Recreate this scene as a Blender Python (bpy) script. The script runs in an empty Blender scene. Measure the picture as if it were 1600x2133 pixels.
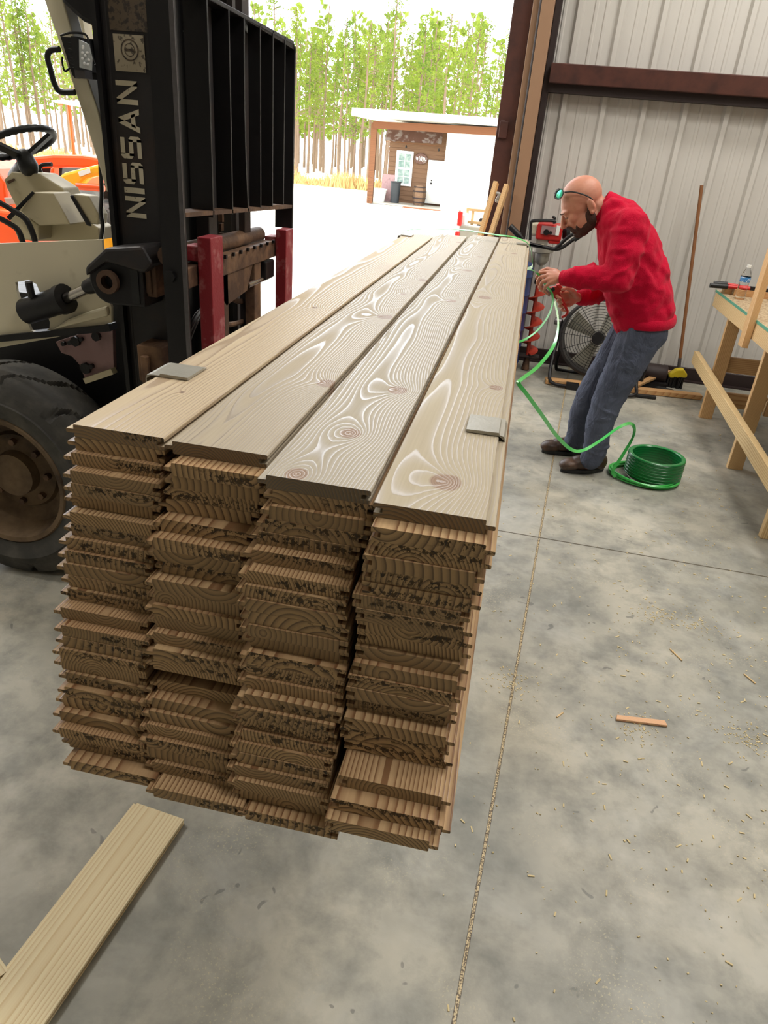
import bpy, bmesh, math, random
from mathutils import Vector, Matrix, noise
random.seed(7)
R_ = random.Random(11)
sc = bpy.context.scene
col = sc.collection
# ---------------------------------------------------------------- camera (photo frame 1600 x 2133)
F_PX, CX, CY, EYE = 1470.0, 800.0, 1066.5, 1.65
def _ray(x, y): return Vector(((x-CX)/F_PX, -(y-CY)/F_PX, -1.0))
_dn = _ray(553, 3880).normalized()
_Z = -_dn
_b = _ray(1121, 350).normalized(); _Y = (_b - _b.dot(_Z)*_Z).normalized(); _X = _Y.cross(_Z)
ROT = Matrix((_X, _Y, _Z))
EYEV = Vector((0, 0, EYE))
def PY(x, y, v): r = ROT @ _ray(x, y); return EYEV + r*(v/r.y)      # point of the place on the plane Y = v
def PX(x, y, v): r = ROT @ _ray(x, y); return EYEV + r*(v/r.x)
def PZ(x, y, v=0.0): r = ROT @ _ray(x, y); return EYEV + r*((v-EYE)/r.z)
cam_d = bpy.data.cameras.new('camera'); cam = bpy.data.objects.new('camera', cam_d); col.objects.link(cam)
cam_d.sensor_fit = 'VERTICAL'; cam_d.sensor_height = 24.0; cam_d.lens = 24.0*F_PX/2133.0
cam_d.clip_start = 0.05; cam_d.clip_end = 400
m4 = ROT.to_4x4(); m4.translation = EYEV; cam.matrix_world = m4
sc.camera = cam
# ---------------------------------------------------------------- objects, parts, labels
def tag(o, label=None, cat=None, group=None, kind=None):
    if label: o['label'] = label
    if cat: o['category'] = cat
    if group: o['group'] = group
    if kind: o['kind'] = kind
    return o
def thing(name, label, cat, loc=(0, 0, 0), group=None):
    o = bpy.data.objects.new(name, None); col.objects.link(o)
    o.location = loc; o.empty_display_size = 0.05
    return tag(o, label, cat, group)
def wloc(o):
    v = Vector(o.location)
    while o.parent: o = o.parent; v += Vector(o.location)
    return v
class MB:
    def __init__(s): s.v = []; s.f = []; s.sm = []
    def add(s, vs, fs, smooth=False):
        n = len(s.v); s.v += [Vector(p) for p in vs]
        for f in fs: s.f.append([i+n for i in f]); s.sm.append(smooth)
        return s
    def box(s, lo, hi, M=None):
        lo = Vector(lo); hi = Vector(hi)
        vs = [Vector((x, y, z)) for z in (lo.z, hi.z) for y in (lo.y, hi.y) for x in (lo.x, hi.x)]
        if M is not None: vs = [M @ p for p in vs]
        return s.add(vs, [(0, 2, 3, 1), (4, 5, 7, 6), (0, 1, 5, 4), (2, 6, 7, 3), (0, 4, 6, 2), (1, 3, 7, 5)])
    def bar(s, a, b, w, t, up=(0, 0, 1)):       # rectangular bar from a to b, w across, t along up
        a = Vector(a); b = Vector(b); d = (b-a).normalized(); up = Vector(up)
        sd = d.cross(up).normalized(); u = sd.cross(d).normalized()
        vs = [p + sd*(i*w/2) + u*(j*t/2) for p in (a, b) for i, j in ((-1, -1), (1, -1), (1, 1), (-1, 1))]
        return s.add(vs, [(3, 2, 1, 0), (4, 5, 6, 7), (0, 1, 5, 4), (1, 2, 6, 5), (2, 3, 7, 6), (3, 0, 4, 7)])
    def prism(s, poly, a, b):                   # poly: list of 3D points, extruded by vector (b-a)
        d = Vector(b)-Vector(a); n = len(poly)
        vs = [Vector(p) for p in poly] + [Vector(p)+d for p in poly]
        fs = [tuple(range(n))[::-1], tuple(range(n, 2*n))] + [(i, (i+1) % n, n+(i+1) % n, n+i) for i in range(n)]
        return s.add(vs, fs)
    def tube(s, pts, r, seg=10, caps=True, closed=False):
        pts = [Vector(p) for p in pts]; n = len(pts)
        rs = r if isinstance(r, (list, tuple)) else [r]*n
        ref = None; rings = []
        for i, p in enumerate(pts):
            if closed: t = pts[(i+1) % n]-pts[i-1]
            else: t = pts[min(i+1, n-1)]-pts[max(i-1, 0)]
            t.normalize()
            if ref is None:
                ref = Vector((0, 0, 1)) if abs(t.z) < .9 else Vector((1, 0, 0))
            ref = (ref - ref.dot(t)*t).normalized(); bn = t.cross(ref)
            rings.append([p + (ref*math.cos(a)+bn*math.sin(a))*rs[i] for a in [2*math.pi*k/seg for k in range(seg)]])
        vs = [q for ring in rings for q in ring]; fs = []
        m = n if closed else n-1
        for i in range(m):
            j = (i+1) % n
            for k in range(seg):
                k2 = (k+1) % seg
                fs.append((i*seg+k, i*seg+k2, j*seg+k2, j*seg+k))
        s.add(vs, fs, True)
        if caps and not closed:
            b0 = len(s.v)-len(vs)
            s.f.append([b0+k for k in range(seg)][::-1]); s.sm.append(False)
            s.f.append([b0+(n-1)*seg+k for k in range(seg)]); s.sm.append(False)
        return s
    def lathe(s, prof, c, axis=(0, 0, 1), seg=32, caps=False):  # prof: (r, h)
        ax = Vector(axis).normalized(); c = Vector(c)
        ref = Vector((1, 0, 0)) if abs(ax.x) < .9 else Vector((0, 0, 1))
        u = (ref-ref.dot(ax)*ax).normalized(); w = ax.cross(u); vs = []; fs = []
        for r, h in prof:
            for k in range(seg):
                a = 2*math.pi*k/seg; vs.append(c+ax*h+(u*math.cos(a)+w*math.sin(a))*r)
        for i in range(len(prof)-1):
            for k in range(seg):
                k2 = (k+1) % seg; fs.append((i*seg+k, i*seg+k2, (i+1)*seg+k2, (i+1)*seg+k))
        s.add(vs, fs, True)
        if caps:
            b0 = len(s.v)-len(vs)
            s.f.append([b0+k for k in range(seg)][::-1]); s.sm.append(False)
            s.f.append([b0+(len(prof)-1)*seg+k for k in range(seg)]); s.sm.append(False)
        return s
    def ell(s, c, r, M=None, seg=16):
        c = Vector(c); r = Vector(r) if not isinstance(r, (int, float)) else Vector((r, r, r)); vs = []; fs = []
        n = seg//2
        for i in range(n+1):
            t = math.pi*i/n
            for k in range(seg):
                a = 2*math.pi*k/seg
                q = Vector((r.x*math.sin(t)*math.cos(a), r.y*math.sin(t)*math.sin(a), r.z*math.cos(t)))
                vs.append(c+(M @ q if M is not None else q))
        for i in range(n):
            for k in range(seg):
                k2 = (k+1) % seg; fs.append((i*seg+k, (i+1)*seg+k, (i+1)*seg+k2, i*seg+k2))
        return s.add(vs, fs, True)
    def cap(s, a, ra, b, rb, seg=14):           # tapered capsule
        a = Vector(a); b = Vector(b); d = b-a; L = d.length
        if L < 1e-6: return s.ell(a, ra)
        ax = d/L; prof = []
        for i in range(7):
            t = math.pi/2*i/6; prof.append((max(ra*math.sin(t), 1e-4), -ra*math.cos(t)))
        for i in range(7):
            t = math.pi/2*i/6; prof.append((max(rb*math.cos(t), 1e-4), L+rb*math.sin(t)))
        return s.lathe(prof, a, ax, seg)
    def build(s, name, mat=None, parent=None, bevel=0, kind=None, loc=None, fix=True):
        o_loc = Vector(loc) if loc is not None else Vector((0, 0, 0))
        base = wloc(parent) if parent else o_loc
        me = bpy.data.meshes.new(name); me.from_pydata([tuple(p-base-(o_loc if parent else Vector((0, 0, 0)))) for p in s.v], [], s.f)
        me.polygons.foreach_set('use_smooth', s.sm)
        if any(s.sm): me.set_sharp_from_angle(angle=math.radians(40))
        if fix:
            bm = bmesh.new(); bm.from_mesh(me); bmesh.ops.remove_doubles(bm, verts=bm.verts, dist=1e-5)
            bmesh.ops.recalc_face_normals(bm, faces=bm.faces); bm.to_mesh(me); bm.free()
        o = bpy.data.objects.new(name, me); col.objects.link(o); o.location = o_loc
        if parent: o.parent = parent
        if mat: me.materials.append(mat)
        if bevel:
            b = o.modifiers.new('bevel', 'BEVEL'); b.width = bevel; b.segments = 2; b.limit_method = 'ANGLE'; b.angle_limit = math.radians(40)
        if kind: o['kind'] = kind
        return o
def copyobj(o, parent=None):
    c = o.copy(); col.objects.link(c)
    if parent: c.parent = parent
    for ch in list(o.children): copyobj(ch, c)
    return c
def cr(pts, n=8):                                # Catmull-Rom through points
    P = [Vector(p) for p in pts]; P = [2*P[0]-P[1]]+P+[2*P[-1]-P[-2]]; out = []
    for i in range(1, len(P)-2):
        for k in range(n):
            t = k/n; a, b, c, d = P[i-1], P[i], P[i+1], P[i+2]
            out.append(0.5*((2*b)+(c-a)*t+(2*a-5*b+4*c-d)*t*t+(3*b-a-3*c+d)*t**3))
    out.append(P[-2]); return out
# ---------------------------------------------------------------- materials
def lin(c):
    c = [x/255 for x in c]; return tuple((x/12.92 if x <= .04045 else ((x+.055)/1.055)**2.4) for x in c)+(1,)
class NT:
    def __init__(s, name):
        s.m = bpy.data.materials.new(name); s.m.use_nodes = True; s.t = s.m.node_tree; s.b = s.t.nodes['Principled BSDF']
    def n(s, typ, ins=None, **kw):
        nd = s.t.nodes.new(typ)
        for k, v in kw.items(): setattr(nd, k, v)
        for k, v in (ins or {}).items(): s.set(nd.inputs[k], v)
        return nd
    def set(s, inp, v):
        if hasattr(v, 'is_output') or isinstance(v, bpy.types.NodeSocket): s.t.links.new(v, inp)
        else: inp.default_value = v
    def math(s, op, a, b=0.0, c=0.0, clamp=False):
        nd = s.n('ShaderNodeMath', {0: a, 1: b, 2: c}, operation=op); nd.use_clamp = clamp; return nd.outputs[0]
    def vmath(s, op, a, b=(0, 0, 0)):
        nd = s.n('ShaderNodeVectorMath', {0: a, 1: b}, operation=op); return nd.outputs[0]
    def noise(s, vec, scale, detail=3, rough=.5, dim='3D', dist=0):
        nd = s.n('ShaderNodeTexNoise', {'Scale': scale, 'Detail': detail, 'Roughness': rough, 'Distortion': dist}); 
        if vec is not None: s.set(nd.inputs['Vector'], vec)
        return nd
    def ramp(s, fac, stops, interp='LINEAR'):
        nd = s.n('ShaderNodeValToRGB', {0: fac}); cr_ = nd.color_ramp; cr_.interpolation = interp
        while len(cr_.elements) < len(stops): cr_.elements.new(.5)
        for e, (p, c) in zip(cr_.elements, stops):
            e.position = p; e.color = c if isinstance(c, tuple) else (c, c, c, 1)
        return nd.outputs[0]
    def mix(s, f, a, b, blend='MIX'):
        nd = s.n('ShaderNodeMix', data_type='RGBA', blend_type=blend); s.set(nd.inputs[0], f)
        s.set(nd.inputs[6], a); s.set(nd.inputs[7], b); return nd.outputs[2]
    def map(s, vec, scale=(1, 1, 1), loc=(0, 0, 0), rot=(0, 0, 0)):
        nd = s.n('ShaderNodeMapping'); s.set(nd.inputs[0], vec); s.set(nd.inputs['Scale'], scale); s.set(nd.inputs['Location'], loc); s.set(nd.inputs['Rotation'], rot); return nd.outputs[0]
    def tex(s, w='Object'): return s.n('ShaderNodeTexCoord').outputs[w]
    def out(s, color=None, rough=None, metal=None, spec=None, bump=None, bs=.2, bd=.01, **kw):
        if color is not None: s.set(s.b.inputs['Base Color'], color)
        if rough is not None: s.set(s.b.inputs['Roughness'], rough)
        if metal is not None: s.b.inputs['Metallic'].default_value = metal
        if spec is not None: s.set(s.b.inputs['Specular IOR Level'], spec)
        for k, v in kw.items(): s.set(s.b.inputs[k.replace('_', ' ')], v)
        if bump is not None:
            bn = s.n('ShaderNodeBump', {'Height': bump, 'Strength': bs, 'Distance': bd}); s.t.links.new(bn.outputs[0], s.b.inputs['Normal'])
        return s.m
def plain(name, c, rough=.6, metal=0., var=.12, scale=6, spec=.5, bump=0, c2=None, lo=.45, hi=.62):
    t = NT(name); v = t.tex('Object'); nz = t.noise(v, scale, 4, .6)
    a = lin(c); d = lin(c2) if c2 else tuple(x*(1-var*2.2) for x in a[:3])+(1,)
    f = t.ramp(nz.outputs[0], [(lo, 0.), (hi, 1.)]) if c2 else nz.outputs[0]
    cc = t.mix(f, a, d)
    nz2 = t.noise(v, scale*9, 3)
    return t.out(cc, t.math('MULTIPLY_ADD', nz2.outputs[0], .16, rough-.08), metal, spec, nz2.outputs[0] if bump else None, bump or .1, .004)
def wood(name, early, late, pith=None, spacing=.0052, warp=.010, knots=(), endmul=.8, rough=.42, spec=.5, contrast=1., axis='Y', marks=True, seed=0., gloss=.14, tint=.25, spvar=False, ewarm=(1, .97, .92)):
    """solid timber: growth rings about a pith line running along the board, so faces and ends agree"""
    t = NT(name); v = t.tex('Object')
    if axis == 'X': v = t.map(v, rot=(0, 0, math.pi/2))
    if axis == 'Z': v = t.map(v, rot=(math.pi/2, 0, 0))
    rnd = t.n('ShaderNodeObjectInfo').outputs['Random']
    fr = lambda k: t.math('FRACT', t.math('MULTIPLY', rnd, k))
    off = t.n('ShaderNodeCombineXYZ', {0: t.math('MULTIPLY', rnd, 37.), 1: t.math('MULTIPLY', rnd, 91.), 2: seed}).outputs[0]
    vr = t.vmath('ADD', v, off)
    w1 = t.noise(t.map(vr, (4., .9, 4.)), 1.3, 2, .45)
    w2 = t.noise(t.map(vr, (30., 3., 30.)), 1.5, 2)
    sp = t.n('ShaderNodeSeparateXYZ', {0: v}).outputs
    sw = t.n('ShaderNodeSeparateXYZ', {0: w1.outputs['Color']}).outputs
    if pith: px, pz = pith
    else:
        px = t.math('MULTIPLY_ADD', fr(7.31), .15, -.01)
        pz = t.math('MULTIPLY_ADD', fr(13.7), .09, -.055)
    x = t.math('SUBTRACT', t.math('MULTIPLY_ADD', sw[0], warp*3.4, sp[0]), px)
    z = t.math('SUBTRACT', t.math('MULTIPLY_ADD', sw[1], warp*2.2, sp[2]), pz)
    r = t.math('SQRT', t.math('ADD', t.math('MULTIPLY', x, x), t.math('MULTIPLY', z, z)))
    r = t.math('MULTIPLY_ADD', w2.outputs[0], .0016, r)
    kmask = None; kr = None
    for kx, ky, rad in knots:
        dx = t.math('SUBTRACT', sp[0], kx); dy = t.math('MULTIPLY', t.math('SUBTRACT', sp[1], ky), .8)
        q = t.math('SQRT', t.math('ADD', t.math('MULTIPLY', dx, dx), t.math('MULTIPLY', dy, dy)))
        q = t.math('MULTIPLY_ADD', w2.outputs[0], rad*.35, q)
        g = t.math('POWER', 2.718, t.math('MULTIPLY', q, -1./(rad*1.5)))
        r = t.math('MULTIPLY_ADD', g, -rad*1.9, r)
        mk = t.math('SUBTRACT', 1., t.math('DIVIDE', t.math('SUBTRACT', q, rad*.92), rad*.16), clamp=True)
        kmask = mk if kmask is None else t.math('MAXIMUM', kmask, mk)
        kr = q if kr is None else t.math('MINIMUM', kr, q)
    if spvar: r = t.math('DIVIDE', r, t.math('MULTIPLY_ADD', t.math('POWER', fr(53.), 1.5), 1.3, .8))
    ph = t.math('FRACT', t.math('DIVIDE', r, spacing))
    ring = t.ramp(ph, [(0., .05), (.35, .12), (.72, .55), (.86, 1.), (.95, .9), (1., .05)])
    fib = t.noise(t.map(vr, (260., 5., 260.)), 1., 2)
    big = t.noise(t.map(vr, (5., .7, 5.)), 1., 2)
    e = lin(early); l = lin(late)
    cc = t.mix(t.math('MULTIPLY', ring, contrast*.9), e, l)
    cc = t.mix(t.math('MULTIPLY_ADD', fib.outputs[0], .55, -.18, True), cc, l)
    cc = t.mix(t.math('MULTIPLY_ADD', big.outputs[0], .5, -.12, True), cc, tuple(a*.72 for a in e[:3])+(1,))
    cc = t.mix(t.math('MULTIPLY', fr(29.3), tint*1.4), cc, (l[0]*1.35, l[1]*1.0, l[2]*.8, 1))
    if kmask is not None:
        kring = t.math('FRACT', t.math('DIVIDE', kr, .0034))
        kc = t.mix(t.math('MULTIPLY', kring, .5), lin((158, 132, 110)), lin((112, 90, 78)))
        kc = t.mix(t.math('LESS_THAN', kr, .0028), kc, (.01, .006, .004, 1))
        cc = t.mix(kmask, cc, kc)
    nrm = t.n('ShaderNodeNewGeometry').outputs['Normal']
    obn = t.n('ShaderNodeVectorTransform', {0: nrm}, vector_type='NORMAL', convert_from='WORLD', convert_to='OBJECT').outputs[0]
    if axis == 'X': obn = t.map(obn, rot=(0, 0, math.pi/2))
    if axis == 'Z': obn = t.map(obn, rot=(math.pi/2, 0, 0))
    end = t.math('GREATER_THAN', t.math('ABSOLUTE', t.n('ShaderNodeSeparateXYZ', {0: obn}).outputs[1]), .6)
    ec = t.mix(t.math('MULTIPLY', ring, .92), tuple(a*endmul*k for a, k in zip(e[:3], ewarm))+(1,), tuple(a*endmul*.42 for a in l[:3])+(1,))
    ec = t.mix(t.math('MULTIPLY', fr(41.), .55), ec, tuple(a*endmul*.42 for a in e[:3])+(1,))
    if marks:      # black torn smudges of ink along one edge of the sawn end
        a = t.n('ShaderNodeTexVoronoi', {'Vector': t.map(vr, (1., .01, 1.)), 'Scale': 190.}, feature='DISTANCE_TO_EDGE').outputs[0]
        ink = t.math('GREATER_THAN', t.noise(t.map(vr, (150., 1., 130.)), 1., 3, .65).outputs[0], .52)
        reg = t.ramp(t.math('ADD', t.math('MULTIPLY_ADD', t.math('SUBTRACT', sp[0], t.math('MULTIPLY', fr(5.7), .12)), 7., .35), t.noise(t.map(vr, (26., 1., 90.)), 1., 3).outputs[0]), [(.5, 0.), (.68, 1.), (1., .9)])
        band = t.ramp(t.math('ABSOLUTE', t.math('SUBTRACT', sp[2], t.math('MULTIPLY_ADD', fr(17.), .010, -.003-.0097))), [(0., 1.), (.0045, 1.), (.009, 0.)])
        k = t.math('MULTIPLY', t.math('MULTIPLY', ink, reg), t.math('MULTIPLY', band, t.math('GREATER_THAN', fr(3.3), .34)))
        ec = t.mix(t.math('MULTIPLY', k, .88), ec, (.012, .011, .010, 1))
    cc = t.mix(end, cc, ec)
    spec = t.math('MULTIPLY_ADD', ring, spec*1.9, spec*.16) if gloss > .1 else spec
    rr = t.math('SUBTRACT', rough, t.math('MULTIPLY', ring, gloss))
    rr = t.math('MULTIPLY_ADD', end, .35, rr, True)
    h = t.math('MULTIPLY_ADD', fib.outputs[0], .4, ring)
    return t.out(cc, rr, 0., spec, h, .22, .0012)
M = {}
M['board'] = wood('pine_planed', (200, 170, 130), (118, 82, 54), spacing=.0056, contrast=1.2, tint=.16, spec=.3, endmul=1.08, spvar=True)
M['lumber'] = wood('pine_lumber', (238, 212, 160), (196, 150, 94), spacing=.006, marks=False, rough=.62, gloss=.05, tint=.1)
M['lumberX'] = wood('pine_lumber_across', (214, 180, 128), (168, 118, 70), spacing=.006, marks=False, rough=.62, gloss=.05, axis='X')
M['lumberZ'] = wood('pine_lumber_upright', (236, 208, 156), (192, 146, 90), spacing=.006, marks=False, rough=.62, gloss=.05, axis='Z')
M['pale'] = wood('pine_pale', (250, 234, 194), (222, 192, 138), spacing=.0085, pith=(.065, -.03), warp=.006, marks=False, rough=.55, gloss=.06, tint=0, knots=[(.066, -.44, .011), (.082, -.10, .005)])
M['black'] = plain('black_steel', (34, 32, 34), .42, .3, .3, 5, bump=.15)
M['mast'] = plain('mast_paint', (42, 39, 40), .5, .2, .2, 4, c2=(64, 48, 40), lo=.5, hi=.75, bump=.12)
M['edge'] = plain('worn_bright_edge', (120, 116, 118), .38, .6, .3, 30)
M['rust'] = plain('rusty_steel', (92, 70, 56), .6, .4, .2, 9, c2=(130, 100, 76), bump=.3)
M['red_fork'] = plain('worn_red_paint', (140, 34, 44), .5, .0, .1, 14, c2=(176, 112, 110), lo=.5, hi=.66, bump=.2)
M['beige'] = plain('beige_paint', (226, 216, 188), .45, 0, .1, 5, c2=(176, 160, 124), lo=.6, hi=.82, bump=.08)
M['beige2'] = plain('beige_console_paint', (204, 192, 160), .5, 0, .1, 12, c2=(150, 134, 100), lo=.62, hi=.85)
M['pinkplate'] = plain('faded_pink_plate', (160, 128, 128), .55, 0, .15, 9, c2=(120, 96, 96), lo=.5, hi=.75)
M['rubber'] = plain('tyre_rubber', (64, 62, 59), .72, 0, .2, 8, c2=(96, 92, 84), lo=.45, hi=.75, bump=.3)
M['darkrubber'] = plain('black_rubber', (20, 20, 21), .45, 0, .1, 20)
M['rim'] = plain('dirty_rim', (120, 98, 72), .7, .1, .2, 7, c2=(60, 44, 30), lo=.4, hi=.7, bump=.3)
M['chrome'] = plain('chromed_rod', (190, 184, 176), .18, 1., .05, 20)
M['decal'] = plain('cracked_beige_decal', (172, 160, 138), .6, 0, .1, 60, c2=(96, 88, 76), lo=.58, hi=.62)
M['decal2'] = plain('worn_brown_decal', (92, 78, 62), .6, 0, .2, 70, c2=(50, 42, 38), lo=.48, hi=.56)
M['letter'] = plain('cream_lettering', (206, 196, 172), .6, 0, .06, 90, c2=(120, 110, 94), lo=.66, hi=.7)
M['white'] = plain('white_paint', (236, 236, 230), .5, 0, .03)
M['led'] = plain('lamp_lens', (196, 200, 200), .25, 0, .05)
M['glassy'] = NT('lamp_bead').out((.9, .9, .9, 1), .1)
M['orange'] = plain('orange_paint', (238, 84, 22), .35, 0, .05, 3)
M['yellow'] = plain('yellow_orange_paint', (246, 176, 30), .35, 0, .05, 3)
M['red'] = plain('red_plastic', (204, 40, 36), .38, 0, .08, 20)
M['strap'] = NT('green_strapping').out(lin((70, 200, 90)), .28, 0., .6)
M['strap'].node_tree.nodes['Principled BSDF'].inputs['Transmission Weight'].default_value = .15
t = NT('green_coil'); v = t.tex('Object'); sp = t.n('ShaderNodeSeparateXYZ', {0: v}).outputs
ln = t.math('FRACT', t.math('MULTIPLY', sp[2], 62.))
M['coil'] = t.out(t.mix(t.math('MULTIPLY', ln, .6), lin((24, 128, 62)), lin((12, 70, 36))), .25, 0, .6, ln, .4, .002)
M['protector'] = plain('galvanised_sheet', (176, 172, 160), .42, .4, .12, 16, bump=.1)
# concrete slab: mottling, damp stains, two control joints packed with sawdust
t = NT('concrete_slab'); v = t.tex('Object')
a = t.noise(v, 1.1, 6, .62).outputs[0]; b = t.noise(v, 5.5, 6, .65, dist=.15).outputs[0]; c = t.noise(v, 60, 3, .6).outputs[0]
base = t.mix(t.ramp(a, [(.36, 0.), (.64, 1.)]), lin((188, 182, 166)), lin((136, 136, 128)))
base = t.mix(t.ramp(b, [(.42, 0.), (.66, .75)]), base, lin((112, 113, 107)))
base = t.mix(t.ramp(t.noise(v, 2.4, 5, .7, dist=.35).outputs[0], [(.5, 0.), (.72, .5)]), base, lin((196, 194, 186)))
vor = t.n('ShaderNodeTexVoronoi', {'Vector': t.vmath('ADD', v, t.vmath('SCALE', t.noise(v, 9, 2).outputs['Color'], (0, 0, 0))), 'Scale': 2.6, 'Randomness': 1.}, feature='F1')
dr = t.ramp(t.math('MULTIPLY_ADD', t.noise(v, 9, 2).outputs[0], .05, vor.outputs['Distance']), [(.10, 1.), (.125, 0.)])
base = t.mix(t.math('MULTIPLY', dr, .55), base, lin((84, 86, 84)))
base = t.mix(t.ramp(t.noise(v, .8, 3).outputs[0], [(.52, 0.), (.75, .35)]), base, lin((182, 166, 132)))
sp = t.n('ShaderNodeSeparateXYZ', {0: v}).outputs
wob = t.math('MULTIPLY_ADD', t.noise(v, 14, 3).outputs[0], .012, -.006)
def joint(p, q, wdt):
    p = Vector(p[:2]); q = Vector(q[:2]); d = (q-p).normalized(); nx, ny = -d.y, d.x; c0 = p.x*nx+p.y*ny
    e = t.math('ADD', t.math('ADD', t.math('MULTIPLY', sp[0], nx), t.math('MULTIPLY', sp[1], ny)), -c0)
    return t.math('ABSOLUTE', t.math('ADD', e, t.math('MULTIPLY', wob, .25)))
j1 = joint(PZ(945, 2133), PZ(1180, 800), 0); j2 = joint(PZ(1010, 1100), PZ(1600, 1202), 0)
grain = t.noise(v, 190, 2).outputs[0]
fill = t.mix(t.ramp(grain, [(.42, 0.), (.58, 1.)]), lin((92, 74, 52)), lin((208, 188, 146)))
base = t.mix(t.math('LESS_THAN', j1, .0052), base, lin((70, 62, 50)))
base = t.mix(t.math('LESS_THAN', j1, .0038), base, fill)
base = t.mix(t.math('LESS_THAN', j2, .0045), base, lin((84, 76, 62)))
dust = t.math('MULTIPLY', t.math('GREATER_THAN', t.noise(v, 150, 3, .7).outputs[0], .60), t.ramp(t.noise(v, 3.1, 4).outputs[0], [(.52, 0.), (.66, .55)]))
base = t.mix(dust, base, lin((206, 192, 156)))
M['concrete'] = t.out(base, t.math('MULTIPLY_ADD', b, .35, .28), 0, .5, c, .12, .003)
M['ribwall'] = plain('wall_sheet', (208, 204, 197), .5, .1, .05, 2.2)
M['girt'] = plain('red_brown_primer', (92, 56, 48), .5, .1, .15, 8, c2=(70, 44, 40), lo=.4, hi=.7)
M['darkprimer'] = plain('dark_brown_primer', (48, 34, 32), .6, .1, .15, 8)
M['tan'] = plain('tan_trim', (168, 132, 104), .45, .1, .06, 4)
M['gravel'] = plain('pale_sandy_yard', (226, 220, 204), .9, 0, .05, 1.5, c2=(200, 190, 160), lo=.5, hi=.7)

# ---------------------------------------------------------------- the setting
YW = 6.5; WA = math.radians(-1.6)
def W(u, v, z):      # wall frame: u along the wall, v towards the yard
    return Vector((0.15+u*math.cos(WA)-v*math.sin(WA), 6.53+u*math.sin(WA)+v*math.cos(WA), z))
XL, XR, YB, ZC = -8.0, 5.2, -7.0, 5.0
MB().box((XL-.2, YB-.2, -.12), (XR+.2, 6.66, 0)).build('floor', M['concrete'], kind='structure')
MB().box((XL, YB, ZC), (XR, 6.6, ZC+.1)).build('ceiling', plain('white_roof_lining', (232, 230, 222), .8, 0, .03, 2), kind='structure')
def corrugated(P0, du, length, z0, z1, flip, name):
    """ribbed sheet: main ribs every 0.305 m with two shallow ribs between"""
    prof = []; pitch = .305; u = -.149
    while u < length:
        for a, d in ((0, 0), (.018, .030), (.052, .030), (.070, 0), (.135, 0), (.143, .006), (.160, .006), (.168, 0), (.213, 0), (.221, .006), (.238, .006), (.246, 0)):
            if 0 <= u+a <= length: prof.append((u+a, d))
        u += pitch
    prof = [(0, 0)]+prof+[(length, 0)]
    nrm = Vector((-du[1], du[0], 0)) * flip; vs = []; fs = []
    for u, d in prof:
        for z in (z0, z1): vs.append(Vector(P0)+Vector((du[0], du[1], 0))*u - nrm*d + Vector((0, 0, z)))
    for u, d in prof:
        for z in (z0, z1): vs.append(Vector(P0)+Vector((du[0], du[1], 0))*u + nrm*.04 + Vector((0, 0, z)))
    n = len(prof)
    for i in range(n-1): fs += [(2*i, 2*i+1, 2*i+3, 2*i+2), (2*n+2*i, 2*n+2*i+2, 2*n+2*i+3, 2*n+2*i+1)]
    fs += [(0, 2*n, 2*n+1, 1), (2*n-2, 2*n-1, 4*n-1, 4*n-2)]
    for i in range(n-1): fs += [(2*i+1, 2*n+2*i+1, 2*n+2*i+3, 2*i+3), (2*i, 2*i+2, 2*n+2*i+2, 2*n+2*i)]
    return MB().add(vs, fs).build(name, M['ribwall'], kind='structure')
c_, s_ = math.cos(WA), math.sin(WA)
# ribs face the room as raised ribs
p0 = W(-.22, .06, 0); corrugated(p0, (c_, s_), 5.15, 0, ZC, 1, 'wall_back')
corrugated(Vector((XL, 6.56, 0)), (1, 0), 7.6, 4.62, ZC, 1, 'wall_front')       # above the big opening
corrugated(Vector((XL, YB, 0)), (0, 1), 13.6, 0, ZC, 1, 'wall_left')
corrugated(Vector((XR, YB, 0)), (0, 1), 13.5, 0, ZC, -1, 'wall_right')
corrugated(Vector((XL, YB, 0)), (1, 0), XR-XL, 0, ZC, -1, 'wall_rear')
# girt across the wall, base angle, door jamb
m = MB(); vv = lambda z, v: W(0, v, z)
gz0, gz1 = 2.105, 2.285
for seg in [((-.17, 4.9), [(gz0, .05), (gz0, -.16), (gz0+.03, -.16), (gz0+.03, -.155), (gz0+.008, -.15), (gz0+.008, .0), (gz1-.008, .0), (gz1-.008, -.15), (gz1-.03, -.15), (gz1-.03, -.16), (gz1, -.16), (gz1, .05)])]:
    (u0, u1), prof = seg
    m.prism([W(u0, v, z) for z, v in prof], W(u0, 0, 0), W(u1, 0, 0))
m = MB(); m.prism([W(-.17, v, z) for z, v in ((2.158, .05), (2.158, -.13), (2.285, -.16), (2.285, .05))], W(-.17, 0, 0), W(4.9, 0, 0)); m.build('trim_1', M['girt'], kind='structure', bevel=.006)
MB().prism([W(-.17, v, z) for z, v in ((2.100, .05), (2.100, -.07), (2.158, -.07), (2.158, .05))], W(-.17, 0, 0), W(4.9, 0, 0)).build('trim_8', M['darkprimer'], kind='structure')
MB().prism([W(-.2, v, z) for v, z in ((.04, 0), (-.05, 0), (-.05, .012), (.0, .012), (.0, .11), (.04, .11))], W(-.2, 0, 0), W(4.9, 0, 0)).build('baseboard_back', M['darkprimer'], kind='structure')
def post(u0, u1, v0, v1, name, mt): MB().box((0, 0, 0), (0, 0, 0)); m = MB(); pts = [W(u0, v0, 0), W(u1, v0, 0), W(u1, v1, 0), W(u0, v1, 0)]; m.prism(pts, (0, 0, 0), (0, 0, ZC)); return m.build(name, mt, bevel=.004, kind='structure')
post(-.375, -.325, -.10, .16, 'trim_2', M['tan'])
post(-.31, -.215, -.16, .10, 'trim_3', M['tan'])
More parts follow.
